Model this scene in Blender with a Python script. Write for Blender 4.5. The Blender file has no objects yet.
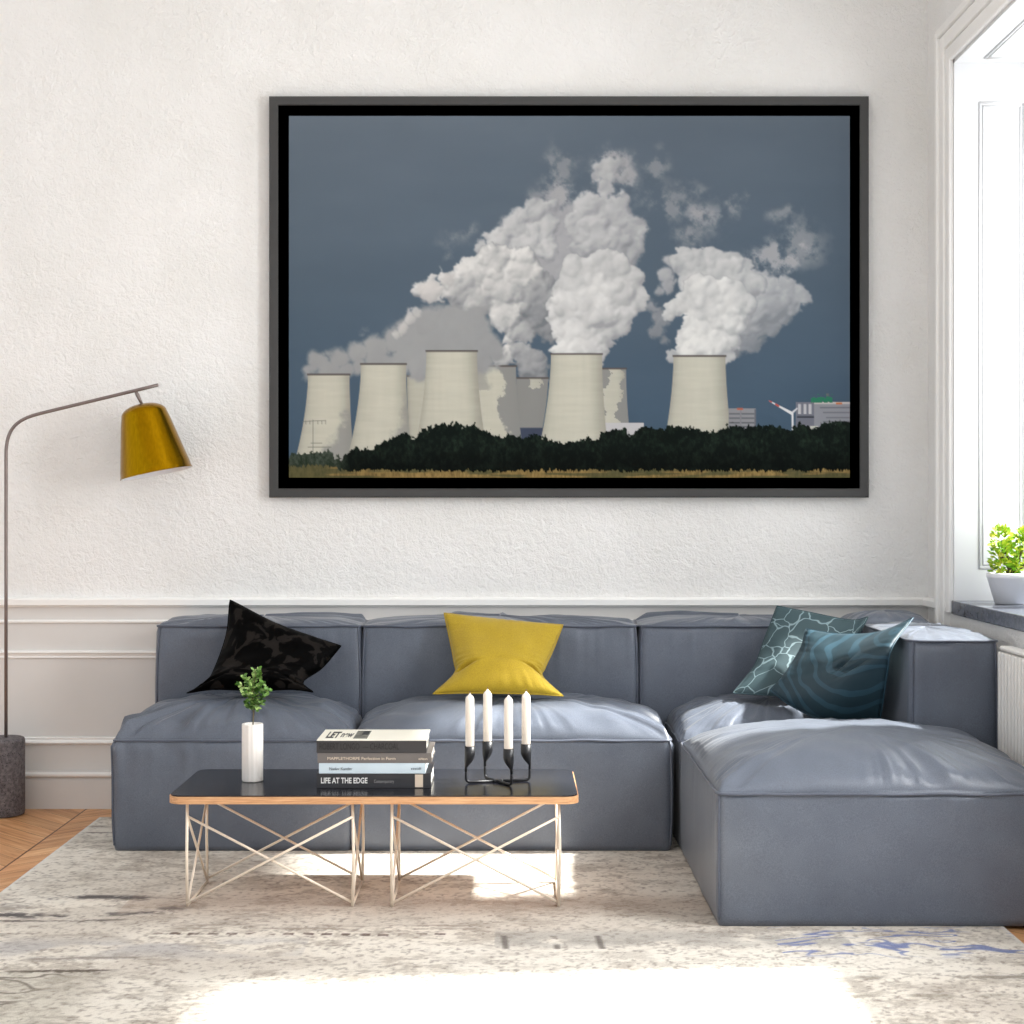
import bpy, bmesh, math, random
import numpy as np
from mathutils import Vector, Matrix, noise as mnoise

random.seed(7)
scene = bpy.context.scene
COL = scene.collection
F, HC, CX, CY = 1600.0, 1.3, 512.0, 505.0       # focal length in pixels of a 1024 frame, camera height


def at(px, py, d):
    """point seen at (px, py) at distance d along the view axis"""
    return Vector(((px - CX) * d / F, d, HC - (py - CY) * d / F))


# ------------------------------------------------------------------ colour + node helpers
def lin(c):
    c = np.asarray(c, dtype=float) / 255.0
    return np.where(c <= 0.04045, c / 12.92, ((c + 0.055) / 1.055) ** 2.4)


def rgb(r, g, b):
    v = lin((r, g, b))
    return (float(v[0]), float(v[1]), float(v[2]), 1.0)


class NT:
    def __init__(self, name):
        self.m = bpy.data.materials.new(name)
        self.m.use_nodes = True
        self.t = self.m.node_tree
        self.b = self.t.nodes['Principled BSDF']
        self.out = self.t.nodes['Material Output']

    def n(self, typ, **kw):
        nd = self.t.nodes.new(typ)
        for k, v in kw.items():
            setattr(nd, k, v)
        return nd

    def l(self, a, b):
        self.t.links.new(a, b)

    def set(self, **kw):
        for k, v in kw.items():
            self.b.inputs[k.replace('_', ' ')].default_value = v

    def math(self, op, a, b=None, c=None):
        nd = self.n('ShaderNodeMath', operation=op)
        for i, v in enumerate((a, b, c)):
            if v is None:
                continue
            if isinstance(v, (int, float)):
                nd.inputs[i].default_value = v
            else:
                self.l(v, nd.inputs[i])
        return nd.outputs[0]

    def coord(self, kind='Object', scale=(1, 1, 1)):
        tc = self.n('ShaderNodeTexCoord')
        mp = self.n('ShaderNodeMapping')
        mp.inputs['Scale'].default_value = scale
        self.l(tc.outputs[kind], mp.inputs['Vector'])
        return mp.outputs[0]

    def noise(self, vec, scale, detail=4, rough=.55, dist=0.0):
        nd = self.n('ShaderNodeTexNoise')
        nd.inputs['Scale'].default_value = scale
        nd.inputs['Detail'].default_value = detail
        nd.inputs['Roughness'].default_value = rough
        nd.inputs['Distortion'].default_value = dist
        self.l(vec, nd.inputs['Vector'])
        return nd.outputs['Fac']

    def ramp(self, fac, stops):
        nd = self.n('ShaderNodeValToRGB')
        cr = nd.color_ramp
        while len(cr.elements) < len(stops):
            cr.elements.new(0.5)
        for e, (p, c) in zip(cr.elements, stops):
            e.position = p
            e.color = c
        self.l(fac, nd.inputs['Fac'])
        return nd.outputs['Color']

    def mix(self, fac, a, b, mode='MIX'):
        nd = self.n('ShaderNodeMix', data_type='RGBA', blend_type=mode)
        for i, v in ((0, fac), (6, a), (7, b)):
            if isinstance(v, (int, float, tuple)):
                nd.inputs[i].default_value = v
            else:
                self.l(v, nd.inputs[i])
        return nd.outputs[2]

    def bump(self, h, strength, dist=0.01):
        nd = self.n('ShaderNodeBump')
        nd.inputs['Strength'].default_value = strength
        nd.inputs['Distance'].default_value = dist
        self.l(h, nd.inputs['Height'])
        self.l(nd.outputs[0], self.b.inputs['Normal'])


def plain(name, col, rough=.5, metal=0.0, spec=.5, noise_amt=.06, nscale=20):
    t = NT(name)
    v = t.coord()
    f = t.noise(v, nscale, 3)
    lo = tuple(c * (1 - noise_amt) for c in col[:3]) + (1,)
    hi = tuple(min(1, c * (1 + noise_amt)) for c in col[:3]) + (1,)
    t.l(t.ramp(f, [(.3, lo), (.7, hi)]), t.b.inputs['Base Color'])
    t.set(Roughness=rough, Metallic=metal)
    t.b.inputs['Specular IOR Level'].default_value = spec
    return t.m


M = {}
# plaster wall
t = NT('rough_plaster')
v = t.coord()
n1 = t.noise(v, 34, 6, .62, .6)
n2 = t.noise(v, 3.0, 4, .5)
t.l(t.ramp(n2, [(.3, rgb(236, 235, 233)), (.7, rgb(243, 242, 241))]), t.b.inputs['Base Color'])
n3 = t.noise(v, 110, 3, .6, .3)
t.bump(t.math('ADD', n1, t.math('MULTIPLY', n3, .35)), .8, .012)
t.set(Roughness=.85)
M['plaster'] = t.m
M['wainscot'] = plain('wainscot_paint', rgb(220, 217, 214), .6, noise_amt=.02, nscale=4)  # greige, toned down to include the room's shade on the lower wall
M['trim'] = plain('trim_paint', rgb(247, 246, 244), .45, noise_amt=.01, nscale=5)
M['white'] = plain('white_gloss_paint', rgb(212, 213, 215), .35, noise_amt=.01, nscale=5)
M['ceiling'] = plain('ceiling_paint', rgb(240, 239, 237), .8, noise_amt=.01, nscale=3)
M['stone'] = plain('dark_sill_stone', rgb(88, 92, 102), .22, noise_amt=.35, nscale=60)
M['radiator'] = plain('radiator_enamel', rgb(240, 238, 234), .4, noise_amt=.01)
M['brown_metal'] = plain('brown_grey_metal', rgb(128, 116, 112), .38, .5, noise_amt=.05)
M['black_iron'] = plain('black_cast_iron', rgb(24, 25, 29), .42, .2, noise_amt=.15)
M['wire'] = plain('cream_wire', rgb(244, 230, 212), .3, .15, noise_amt=.04)
M['wax'] = plain('candle_wax', rgb(245, 234, 222), .45, noise_amt=.02)
M['wick'] = plain('wick_cotton', rgb(120, 96, 80), .9)
M['ceramic'] = plain('white_ceramic', rgb(246, 241, 236), .35, noise_amt=.015)
M['potwhite'] = plain('white_pot_glaze', rgb(238, 239, 243), .3, noise_amt=.015)
M['soil'] = plain('potting_soil', rgb(60, 48, 38), .95, noise_amt=.4, nscale=90)
M['frame'] = plain('charcoal_frame', rgb(58, 58, 58), .6, noise_amt=.04)
M['liner'] = plain('black_liner', rgb(0, 0, 0), .9, spec=.0, noise_amt=.1)
M['shade_in'] = plain('shade_inner_white', rgb(235, 235, 238), .5)
M['paper'] = plain('book_paper', rgb(240, 236, 226), .85, noise_amt=.05, nscale=200)
M['bk_white'] = plain('cover_white', rgb(240, 236, 222), .5, noise_amt=.01)
M['bk_black'] = plain('cover_black', rgb(52, 50, 52), .4, noise_amt=.05)
M['bk_grey'] = plain('cover_grey', rgb(112, 106, 103), .5, noise_amt=.04)
M['bk_blue'] = plain('cover_blue', rgb(206, 222, 232), .5, noise_amt=.02)
M['bk_dark'] = plain('cover_dark', rgb(50, 50, 54), .35, noise_amt=.08)
M['ink_black'] = plain('ink_black', rgb(16, 16, 18), .5)
M['ink_white'] = plain('ink_white', rgb(240, 240, 238), .5)
M['ink_grey'] = plain('ink_grey', rgb(150, 150, 150), .5)
M['ink_tan'] = plain('ink_tan', rgb(226, 208, 188), .5)
M['ink_blue'] = plain('ink_slate', rgb(70, 88, 104), .5)
M['ink_photo'] = plain('ink_photo', rgb(104, 104, 96), .5, noise_amt=.5, nscale=60)

# brass shade
t = NT('brushed_brass')
v = t.coord(scale=(60, 60, 2))
n1 = t.noise(v, 3, 4)
t.l(t.ramp(n1, [(.2, rgb(134, 98, 3)), (.8, rgb(164, 124, 10))]), t.b.inputs['Base Color'])
t.set(Roughness=.24, Metallic=1.0)
M['brass'] = t.m

# concrete / dark stone lamp base
t = NT('speckled_dark_concrete')
v = t.coord()
n1 = t.noise(v, 75, 4, .7)
vo = t.n('ShaderNodeTexVoronoi')
vo.inputs['Scale'].default_value = 95
t.l(v, vo.inputs['Vector'])
c1 = t.ramp(n1, [(.3, rgb(66, 62, 64)), (.55, rgb(106, 101, 104)), (.75, rgb(138, 132, 134))])
hole = t.math('LESS_THAN', vo.outputs['Distance'], .2)
t.l(t.mix(hole, c1, rgb(44, 42, 46)), t.b.inputs['Base Color'])
t.bump(n1, .4, .004)
t.set(Roughness=.8)
M['concrete'] = t.m

# table
t = NT('black_laminate')
v = t.coord()
n1 = t.noise(v, 8, 3)
t.l(t.ramp(n1, [(.3, rgb(22, 23, 29)), (.7, rgb(28, 28, 34))]), t.b.inputs['Base Color'])
t.set(Roughness=.22)
M['laminate'] = t.m
t = NT('birch_ply_edge')
v = t.coord(scale=(4, 40, 90))
n1 = t.noise(v, 3, 4, .6)
t.l(t.ramp(n1, [(.3, rgb(188, 132, 88)), (.7, rgb(232, 184, 138))]), t.b.inputs['Base Color'])
t.set(Roughness=.5)
M['ply'] = t.m


# fabrics
def fabric(name, c0, c1, rough=.55, sheen=.3, bump=.25, scale=420, big=5):
    t = NT(name)
    v = t.coord()
    f = t.noise(v, scale, 2)
    g = t.noise(v, big, 4)
    base = t.ramp(g, [(.3, c0), (.7, c1)])
    t.l(t.mix(.22, base, t.ramp(f, [(.35, (.0, .0, .0, 1)), (.65, (1, 1, 1, 1))]), 'SOFT_LIGHT'), t.b.inputs['Base Color'])
    t.bump(f, bump, .002)
    t.set(Roughness=rough)
    t.b.inputs['Sheen Weight'].default_value = sheen
    return t.m


M['sofa'] = fabric('slate_blue_sofa_cloth', rgb(85, 92, 105), rgb(97, 104, 117), .38, .12, .2)
M['sofa_piping'] = fabric('slate_blue_piping', rgb(72, 78, 92), rgb(82, 88, 102), .45, .15, .1)
M['yellow'] = fabric('mustard_cushion_cloth', rgb(168, 140, 16), rgb(180, 152, 26), .8, .2, .35, 300)

t = NT('black_blotched_velvet')
v = t.coord('UV')
n1 = t.noise(v, 6.5, 3, .5, .8)
t.l(t.ramp(n1, [(.53, rgb(1, 1, 1)), (.56, rgb(30, 27, 25))]), t.b.inputs['Base Color'])
t.set(Roughness=.6)
t.b.inputs['Specular IOR Level'].default_value = .04
M['blackcush'] = t.m

t = NT('teal_cloth_with_pale_lines')
v = t.coord('UV', (1, 1, 1))
nz = t.n('ShaderNodeTexNoise')
nz.inputs['Scale'].default_value = 5
t.l(v, nz.inputs['Vector'])
vv = t.n('ShaderNodeVectorMath', operation='MULTIPLY_ADD')
t.l(nz.outputs['Color'], vv.inputs[0])
vv.inputs[1].default_value = (.16, .16, 0)
t.l(v, vv.inputs[2])
vo = t.n('ShaderNodeTexVoronoi', feature='DISTANCE_TO_EDGE')
vo.inputs['Scale'].default_value = 5.5
t.l(vv.outputs[0], vo.inputs['Vector'])
line = t.ramp(vo.outputs['Distance'], [(.014, (1, 1, 1, 1)), (.034, (0, 0, 0, 1))])
t.l(t.mix(line, rgb(54, 76, 82), rgb(128, 150, 156)), t.b.inputs['Base Color'])
t.set(Roughness=.7)
M['teal_lines'] = t.m

t = NT('teal_satin_with_waves')
v = t.coord('UV')
nz = t.n('ShaderNodeTexNoise')
nz.inputs['Scale'].default_value = 1.6
t.l(v, nz.inputs['Vector'])
vv = t.n('ShaderNodeVectorMath', operation='MULTIPLY_ADD')
t.l(nz.outputs['Color'], vv.inputs[0])
vv.inputs[1].default_value = (.5, .5, 0)
t.l(v, vv.inputs[2])
ln = t.n('ShaderNodeVectorMath', operation='DISTANCE')
t.l(vv.outputs[0], ln.inputs[0])
ln.inputs[1].default_value = (1.15, 1.1, 0)
w = t.math('SINE', t.math('MULTIPLY', ln.outputs['Value'], 42))
t.l(t.ramp(w, [(.40, rgb(32, 56, 66)), (.60, rgb(46, 76, 90))]), t.b.inputs['Base Color'])
t.set(Roughness=.55)
M['teal_waves'] = t.m


def foliage_mat(name, a, b, c):
    t = NT(name)
    g = t.n('ShaderNodeNewGeometry')
    t.l(t.ramp(g.outputs['Random Per Island'], [(.0, a), (.5, b), (1, c)]), t.b.inputs['Base Color'])
    t.set(Roughness=.5)
    t.b.inputs['Subsurface Weight'].default_value = 0
    return t.m


M['leaf'] = foliage_mat('sprig_leaf', rgb(40, 78, 22), rgb(92, 138, 48), rgb(186, 212, 136))
M['bright_leaf'] = foliage_mat('bright_leaf', rgb(98, 160, 30), rgb(160, 196, 40), rgb(228, 226, 84))
M['stem'] = plain('stem_brown', rgb(92, 84, 58), .8)

# glass
t = NT('window_glass')
t.t.nodes.remove(t.b)
tr = t.n('ShaderNodeBsdfTransparent')
tr.inputs[0].default_value = (.97, .98, .98, 1)
gl = t.n('ShaderNodeBsdfGlossy')
gl.inputs['Roughness'].default_value = .02
fr = t.n('ShaderNodeLayerWeight')
mx = t.n('ShaderNodeMixShader')
t.l(t.math('MULTIPLY_ADD', t.math('POWER', fr.outputs['Facing'], 5.0), .6, .03), mx.inputs[0])
t.l(tr.outputs[0], mx.inputs[1])
t.l(gl.outputs[0], mx.inputs[2])
t.l(mx.outputs[0], t.out.inputs['Surface'])
M['glass'] = t.m

# chevron parquet: planks at 45 degrees meeting in seams along the room's length
t = NT('chevron_oak_floor')
tc = t.n('ShaderNodeTexCoord')
sp = t.n('ShaderNodeSeparateXYZ')
t.l(tc.outputs['Object'], sp.inputs[0])
X, Y = sp.outputs['X'], sp.outputs['Y']
W = .62
u = t.math('ADD', X, 1.82 + W * 20)
ph = t.math('DIVIDE', u, W)
band = t.math('FLOOR', ph)
fr_ = t.math('FRACT', t.math('MULTIPLY', ph, .5))
tri = t.math('ABSOLUTE', t.math('SUBTRACT', t.math('MULTIPLY', fr_, 2.0), 0.0))
fold = t.math('PINGPONG', u, W)
s = t.math('SUBTRACT', Y, fold)
pl = t.math('DIVIDE', s, .125)
pid = t.math('FLOOR', pl)
cmb = t.n('ShaderNodeCombineXYZ')
t.l(pid, cmb.inputs[0])
t.l(band, cmb.inputs[1])
wn = t.n('ShaderNodeTexWhiteNoise')
t.l(cmb.outputs[0], wn.inputs['Vector'])
along = t.math('ADD', Y, fold)
cm2 = t.n('ShaderNodeCombineXYZ')
t.l(t.math('MULTIPLY', along, 1.2), cm2.inputs[0])
t.l(t.math('MULTIPLY', s, 16), cm2.inputs[1])
t.l(t.math('ADD', t.math('MULTIPLY', pid, 3.1), t.math('MULTIPLY', band, 7.7)), cm2.inputs[2])
gr = t.noise(cm2.outputs[0], 1.6, 5, .6, .6)
basec = t.ramp(gr, [(.25, rgb(164, 106, 66)), (.45, rgb(214, 156, 106)), (.7, rgb(238, 192, 142))])
tint = t.ramp(wn.outputs['Value'], [(0, (.80, .78, .76, 1)), (1, (1.0, 1.0, 1.0, 1))])
c2 = t.mix(1.0, basec, tint, 'MULTIPLY')
e1 = t.math('FRACT', pl)
g1 = t.math('LESS_THAN', e1, .022)
e2 = t.math('FRACT', ph)
g2 = t.math('LESS_THAN', t.math('MINIMUM', e2, t.math('SUBTRACT', 1.0, e2)), .006)
t.l(t.mix(t.math('MAXIMUM', g1, g2), c2, rgb(96, 58, 34)), t.b.inputs['Base Color'])
t.set(Roughness=.42)
M['floor'] = t.m


def attr_mat(name, rough, bump_scale=None, spec=.5, bump_strength=.5):
    t = NT(name)
    a = t.n('ShaderNodeAttribute')
    a.attribute_name = 'Col'
    if bump_scale:
        v = t.coord()
        f = t.noise(v, bump_scale, 3, .7)
        t.l(t.mix(.35, a.outputs['Color'], t.ramp(f, [(.3, (0.12, .12, .12, 1)), (.7, (.9, .9, .9, 1))]), 'SOFT_LIGHT'), t.b.inputs['Base Color'])
        t.bump(f, bump_strength, .006)
    else:
        t.l(a.outputs['Color'], t.b.inputs['Base Color'])
    t.set(Roughness=rough)
    t.b.inputs['Specular IOR Level'].default_value = spec
    return t.m


M['print'] = attr_mat('photo_print', .8, None, .05)
M['rug'] = attr_mat('faded_woven_rug', .95, 260, .1, .6)


# ------------------------------------------------------------------ object helpers
def root_of(o):
    while o.parent:
        o = o.parent
    return o


def link_mesh(name, me, mat, parent=None, smooth=False):
    if parent is not None:
        off = root_of(parent).location
        me.transform(Matrix.Translation(-off))
    o = bpy.data.objects.new(name, me)
    COL.objects.link(o)
    if parent is not None:
        o.parent = parent
    if mat is not None:
        me.materials.append(mat)
    if smooth:
        me.polygons.foreach_set('use_smooth', [True] * len(me.polygons))
    return o


def obj(name, bm, mat, parent=None, smooth=False):
    me = bpy.data.meshes.new(name)
    bmesh.ops.recalc_face_normals(bm, faces=bm.faces)
    bm.to_mesh(me)
    bm.free()
    return link_mesh(name, me, mat, parent, smooth)


def thing(name, label, cat, loc, group=None):
    o = bpy.data.objects.new(name, None)
    o.empty_display_size = .1
    o.location = loc
    COL.objects.link(o)
    return tag(o, label, cat, group)


def tag(o, label, cat, group=None):
    o['label'] = label
    o['category'] = cat
    if group:
        o['group'] = group
    return o


def struct(o):
    o['kind'] = 'structure'
    return o


def add_box(bm, x0, x1, y0, y1, z0, z1, bevel=0, seg=2):
    vs = [bm.verts.new((x, y, z)) for x in (x0, x1) for y in (y0, y1) for z in (z0, z1)]
    fs = [(0, 1, 3, 2), (4, 6, 7, 5), (0, 4, 5, 1), (2, 3, 7, 6), (0, 2, 6, 4), (1, 5, 7, 3)]
    faces = [bm.faces.new([vs[i] for i in f]) for f in fs]
    if bevel:
        es = list({e for f in faces for e in f.edges})
        bmesh.ops.bevel(bm, geom=es, offset=bevel, segments=seg, affect='EDGES', profile=.5)
    return bm


def box(x0, x1, y0, y1, z0, z1, bevel=0, seg=2):
    return add_box(bmesh.new(), x0, x1, y0, y1, z0, z1, bevel, seg)


def add_tube(bm, pts, r, n=10, closed=False, cap=True):
    pts = [Vector(p) for p in pts]
    N = len(pts)
    rings = []
    up = None
    for i, p in enumerate(pts):
        a = pts[(i - 1) % N] if (closed or i > 0) else p
        b = pts[(i + 1) % N] if (closed or i < N - 1) else p
        d = (b - a).normalized()
        if up is None:
            up = d.orthogonal().normalized()
        else:
            up = (up - d * up.dot(d))
            up = up.normalized() if up.length > 1e-6 else d.orthogonal().normalized()
        s = d.cross(up)
        rr = r[i] if isinstance(r, (list, tuple)) else r
        rings.append([bm.verts.new(p + (up * math.cos(2 * math.pi * k / n) + s * math.sin(2 * math.pi * k / n)) * rr) for k in range(n)])
    for i in range(N if closed else N - 1):
        A, B = rings[i], rings[(i + 1) % N]
        for k in range(n):
            bm.faces.new((A[k], A[(k + 1) % n], B[(k + 1) % n], B[k]))
    if cap and not closed:
        bm.faces.new(rings[0][::-1])
        bm.faces.new(rings[-1])
    return bm


def tube(pts, r, n=10, closed=False):
    return add_tube(bmesh.new(), pts, r, n, closed)


def add_lathe(bm, prof, n=32, mat=None, cap0=True, cap1=True):
    mat = mat or Matrix.Identity(4)
    rings = []
    for r, z in prof:
        rings.append([bm.verts.new(mat @ Vector((r * math.cos(2 * math.pi * k / n), r * math.sin(2 * math.pi * k / n), z))) for k in range(n)])
    for A, B in zip(rings, rings[1:]):
        for k in range(n):
            bm.faces.new((A[k], A[(k + 1) % n], B[(k + 1) % n], B[k]))
    if cap0:
        bm.faces.new(rings[0][::-1])
    if cap1:
        bm.faces.new(rings[-1])
    return bm


def lathe(prof, n=32, mat=None, cap0=True, cap1=True):
    return add_lathe(bmesh.new(), prof, n, mat, cap0, cap1)


def add_prism(bm, prof, axis, a, b):
    """extrude closed profile [(p, q)] along axis 'x' (p=y,q=z), 'y' (p=x,q=z) or 'z' (p=x,q=y)"""
    def mk(p, q, t):
        return {'x': (t, p, q), 'y': (p, t, q), 'z': (p, q, t)}[axis]
    A = [bm.verts.new(mk(p, q, a)) for p, q in prof]
    B = [bm.verts.new(mk(p, q, b)) for p, q in prof]
    n = len(prof)
    for i in range(n):
        bm.faces.new((A[i], A[(i + 1) % n], B[(i + 1) % n], B[i]))
    bm.faces.new(A[::-1])
    bm.faces.new(B)
    return bm


def text(name, body, x, y, z, height, mat, parent, width=None, flat=False, shear=0, thick=.0004, bold=0.0):
    cu = bpy.data.curves.new(name, 'FONT')
    cu.body = body
    cu.size = height / .72
    cu.extrude = thick
    cu.shear = shear
    cu.offset = bold
    tmp = bpy.data.objects.new(name + '_tmp', cu)
    COL.objects.link(tmp)
    bpy.context.view_layer.update()
    dg = bpy.context.evaluated_depsgraph_get()
    me = bpy.data.meshes.new_from_object(tmp.evaluated_get(dg))
    bpy.data.objects.remove(tmp)
    bpy.data.curves.remove(cu)
    xs = [v.co.x for v in me.vertices]
    w = max(xs) - min(xs)
    sx = (width / w) if width else 1
    me.transform(Matrix.Translation((-min(xs), 0, 0)))
    me.transform(Matrix.Diagonal((sx, 1, 1, 1)))
    if not flat:
        me.transform(Matrix.Rotation(math.pi / 2, 4, 'X'))
    me.transform(Matrix.Translation((x, y, z)))
    me.materials.clear()
    return link_mesh(name, me, mat, parent)


# ------------------------------------------------------------------ numpy noise
def vnoise(x, y, seed):
    rng = np.random.RandomState(seed)
    T = rng.rand(256, 256)
    xi = np.floor(x).astype(int)
    yi = np.floor(y).astype(int)
    fx = x - xi
    fy = y - yi
    fx = fx * fx * (3 - 2 * fx)
    fy = fy * fy * (3 - 2 * fy)
    a = T[yi % 256, xi % 256]
    b = T[yi % 256, (xi + 1) % 256]
    c = T[(yi + 1) % 256, xi % 256]
    d = T[(yi + 1) % 256, (xi + 1) % 256]
    return (a * (1 - fx) + b * fx) * (1 - fy) + (c * (1 - fx) + d * fx) * fy


def fbm(x, y, seed, octv=5, gain=.5):
    s = 0
    amp = 1.0
    tot = 0
    for i in range(octv):
        s = s + amp * vnoise(x * 2 ** i + 17.3 * i, y * 2 ** i + 9.1 * i, seed + i)
        tot += amp
        amp *= gain
    return s / tot


def sstep(a, b, x):
    t_ = np.clip((x - a) / (b - a), 0, 1)
    return t_ * t_ * (3 - 2 * t_)


def grid_mesh(name, xs, ys, fn, colors, mat, parent=None):
    """xs, ys 1-D arrays; fn(X, Y) -> (x, y, z) arrays; colors HxWx3 sRGB 0-255"""
    Xg, Yg = np.meshgrid(xs, ys)
    a, b, c = fn(Xg, Yg)
    H, Wd = Xg.shape
    co = np.stack([a, b, c], -1).reshape(-1, 3).astype(np.float32)
    me = bpy.data.meshes.new(name)
    idx = np.arange(H * Wd).reshape(H, Wd)
    quads = np.stack([idx[:-1, :-1], idx[1:, :-1], idx[1:, 1:], idx[:-1, 1:]], -1).reshape(-1, 4)
    nf = len(quads)
    me.vertices.add(len(co))
    me.vertices.foreach_set('co', co.ravel())
    me.loops.add(nf * 4)
    me.loops.foreach_set('vertex_index', quads.ravel().astype(np.int32))
    me.polygons.add(nf)
    me.polygons.foreach_set('loop_start', np.arange(0, nf * 4, 4, dtype=np.int32))
    me.update(calc_edges=True)
    ca = me.color_attributes.new('Col', 'FLOAT_COLOR', 'POINT')
    lc = lin(np.clip(colors, 0, 255)).reshape(-1, 3)
    ca.data.foreach_set('color', np.concatenate([lc, np.ones((len(lc), 1))], 1).astype(np.float32).ravel())
    return link_mesh(name, me, mat, parent)


# ================================================================== THE ROOM
WALL_Y, WR = 6.865, 1.785            # back wall, right wall inner face
LEFT, NEAR, CEIL = -4.2, 1.2, 3.75
GX = 2.25                            # glass plane in the deep reveals
SZ, HZ = .915, 3.10                  # sill and head heights
W1 = (5.46, 6.46)
W2 = (3.55, 4.68)

struct(obj('floor', box(LEFT, GX + .1, NEAR, WALL_Y + .15, -.1, 0), M['floor']))
struct(obj('ceiling', box(LEFT, GX + .1, NEAR, WALL_Y + .15, CEIL, CEIL + .1), M['ceiling']))

bm = box(LEFT, GX + .1, WALL_Y, WALL_Y + .15, .885, CEIL)
struct(obj('wall_back', bm, M['plaster']))
struct(obj('wall_back_wainscot', box(LEFT, GX + .1, WALL_Y, WALL_Y + .15, 0, .885), M['wainscot']))

# right wall with two deep window openings
bm = bmesh.new()
ys = [NEAR, W2[0], W2[1], W1[0], W1[1], WALL_Y]
for i in range(5):
    if i in (1, 3):
        add_box(bm, WR, GX + .1, ys[i], ys[i + 1], 0, SZ - .058)
        add_box(bm, WR, GX + .1, ys[i], ys[i + 1], HZ, CEIL)
    else:
        add_box(bm, WR, GX + .1, ys[i], ys[i + 1], 0, CEIL)
struct(obj('wall_right', bm, M['plaster']))


def moulding(zs, y=WALL_Y, x0=LEFT, x1=WR):
    """profile points (out from the wall, z) swept along the back wall"""
    prof = [(y, zs[0][1])] + [(y - d, z) for d, z in zs] + [(y, zs[-1][1])]
    return add_prism(bmesh.new(), prof, 'x', x0, x1)


rail = [(.008, .862), (.012, .868), (.024, .8695), (.030, .872), (.031, .896), (.026, .901), (.008, .904)]
bm = moulding(rail)
prof = [(WR, rail[0][1])] + [(WR - d, z) for d, z in rail] + [(WR, rail[-1][1])]
add_prism(bm, prof, 'y', 6.62, WALL_Y)
struct(obj('trim_1', bm, M['trim']))                                     # chair rail
struct(obj('trim_2', moulding([(.004, .793), (.012, .796), (.014, .801), (.010, .806), (.003, .808)]), M['trim']))
struct(obj('trim_3', moulding([(.004, .643), (.010, .646), (.008, .652), (.013, .662), (.020, .668), (.018, .674), (.004, .677)]), M['trim']))
struct(obj('trim_4', moulding([(.004, .272), (.012, .275), (.020, .282), (.018, .288), (.010, .293), (.012, .302), (.004, .305)]), M['trim']))
struct(obj('baseboard_back', moulding([(.022, .0), (.022, .122), (.014, .130), (.024, .142), (.026, .150), (.016, .157), (.004, .16)]), M['wainscot']))
struct(obj('trim_5', moulding([(.027, .137), (.032, .143), (.032, .151), (.022, .157)]), M['trim']))
struct(obj('baseboard_right', box(WR - .02, WR, NEAR, WALL_Y - .03, 0, .15, .003, 1), M['trim']))


def window(idx, y0, y1):
    """deep reveal lined with panelled boards, sash, pane and stone sill"""
    bm = bmesh.new()
    # lining boards of the reveal: far jamb, near jamb, soffit
    add_box(bm, WR - .005, GX, y1 - .02, y1 + .004, SZ, HZ + .004)
    add_box(bm, WR - .005, GX, y0 + .0, y0 + .02, SZ, HZ)
    add_box(bm, WR - .005, GX, y0, y1 + .004, HZ - .02, HZ + .004)
    w = struct(obj('window_%d' % idx, bm, M['white']))

    def mould_rect(bm, pts_fn, a0, a1, b0, b1):
        # raised frame moulding as two nested beads
        for g, r in ((0, .0045), (.014, .003)):
            c = [(a0 + g, b0 + g), (a1 - g, b0 + g), (a1 - g, b1 - g), (a0 + g, b1 - g)]
            for i in range(4):
                p, q = c[i], c[(i + 1) % 4]
                add_tube(bm, [pts_fn(*p), pts_fn(*q)], r, 8)

    bm = bmesh.new()
    mould_rect(bm, lambda a, b: (a, y1 - .021, b), 1.882, 2.06, 1.045, 2.92)
    mould_rect(bm, lambda a, b: (a, y0 + .021, b), 1.882, 2.06, 1.045, 2.92)
    mould_rect(bm, lambda a, b: (a, b, HZ - .021), 1.882, 2.06, y0 + .09, y1 - .09)
    obj('panel_moulding', bm, M['white'], w, True)
    # sash
    bm = bmesh.new()
    for a, b in ((y0 + .02, y0 + .075), (y1 - .075, y1 - .02)):
        add_box(bm, GX - .06, GX, a, b, SZ, HZ - .02, .004, 1)
    for a, b in ((SZ, SZ + .06), (HZ - .08, HZ - .02)):
        add_box(bm, GX - .055, GX - .005, y0 + .075, y1 - .075, a, b, .004, 1)
    obj('window_sash', bm, M['white'], w)
    obj('glass_pane', box(GX - .034, GX - .03, y0 + .075, y1 - .075, SZ + .06, HZ - .08), M['glass'], w)
    # stone sill
    obj('window_sill', box(WR - .012, GX, y0 - .05, y1 - .0, SZ - .056, SZ, .004, 2), M['stone'], w)
    # casing on the wall: stepped mitred architrave
    bm = bmesh.new()
    for g0, g1, d in ((.0, .055, .022), (.055, .115, .03), (.115, .145, .042), (.145, .16, .034)):
        add_box(bm, WR - d, WR + .004, y1 + (g0 or -.005), y1 + g1, SZ - .05 if g0 == 0 else .0, HZ + g1, .004, 1)
        add_box(bm, WR - d, WR + .004, y0 - g1, y0 - g0, .16, HZ + g1, .004, 1)
        add_box(bm, WR - d, WR + .004, y0 - g0, y1 + g0, HZ + (g0 or -.005), HZ + g1, .004, 1)
    obj('window_casing', bm, M['trim'], w)
    return w


window(1, *W1)
window(2, *W2)

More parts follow.
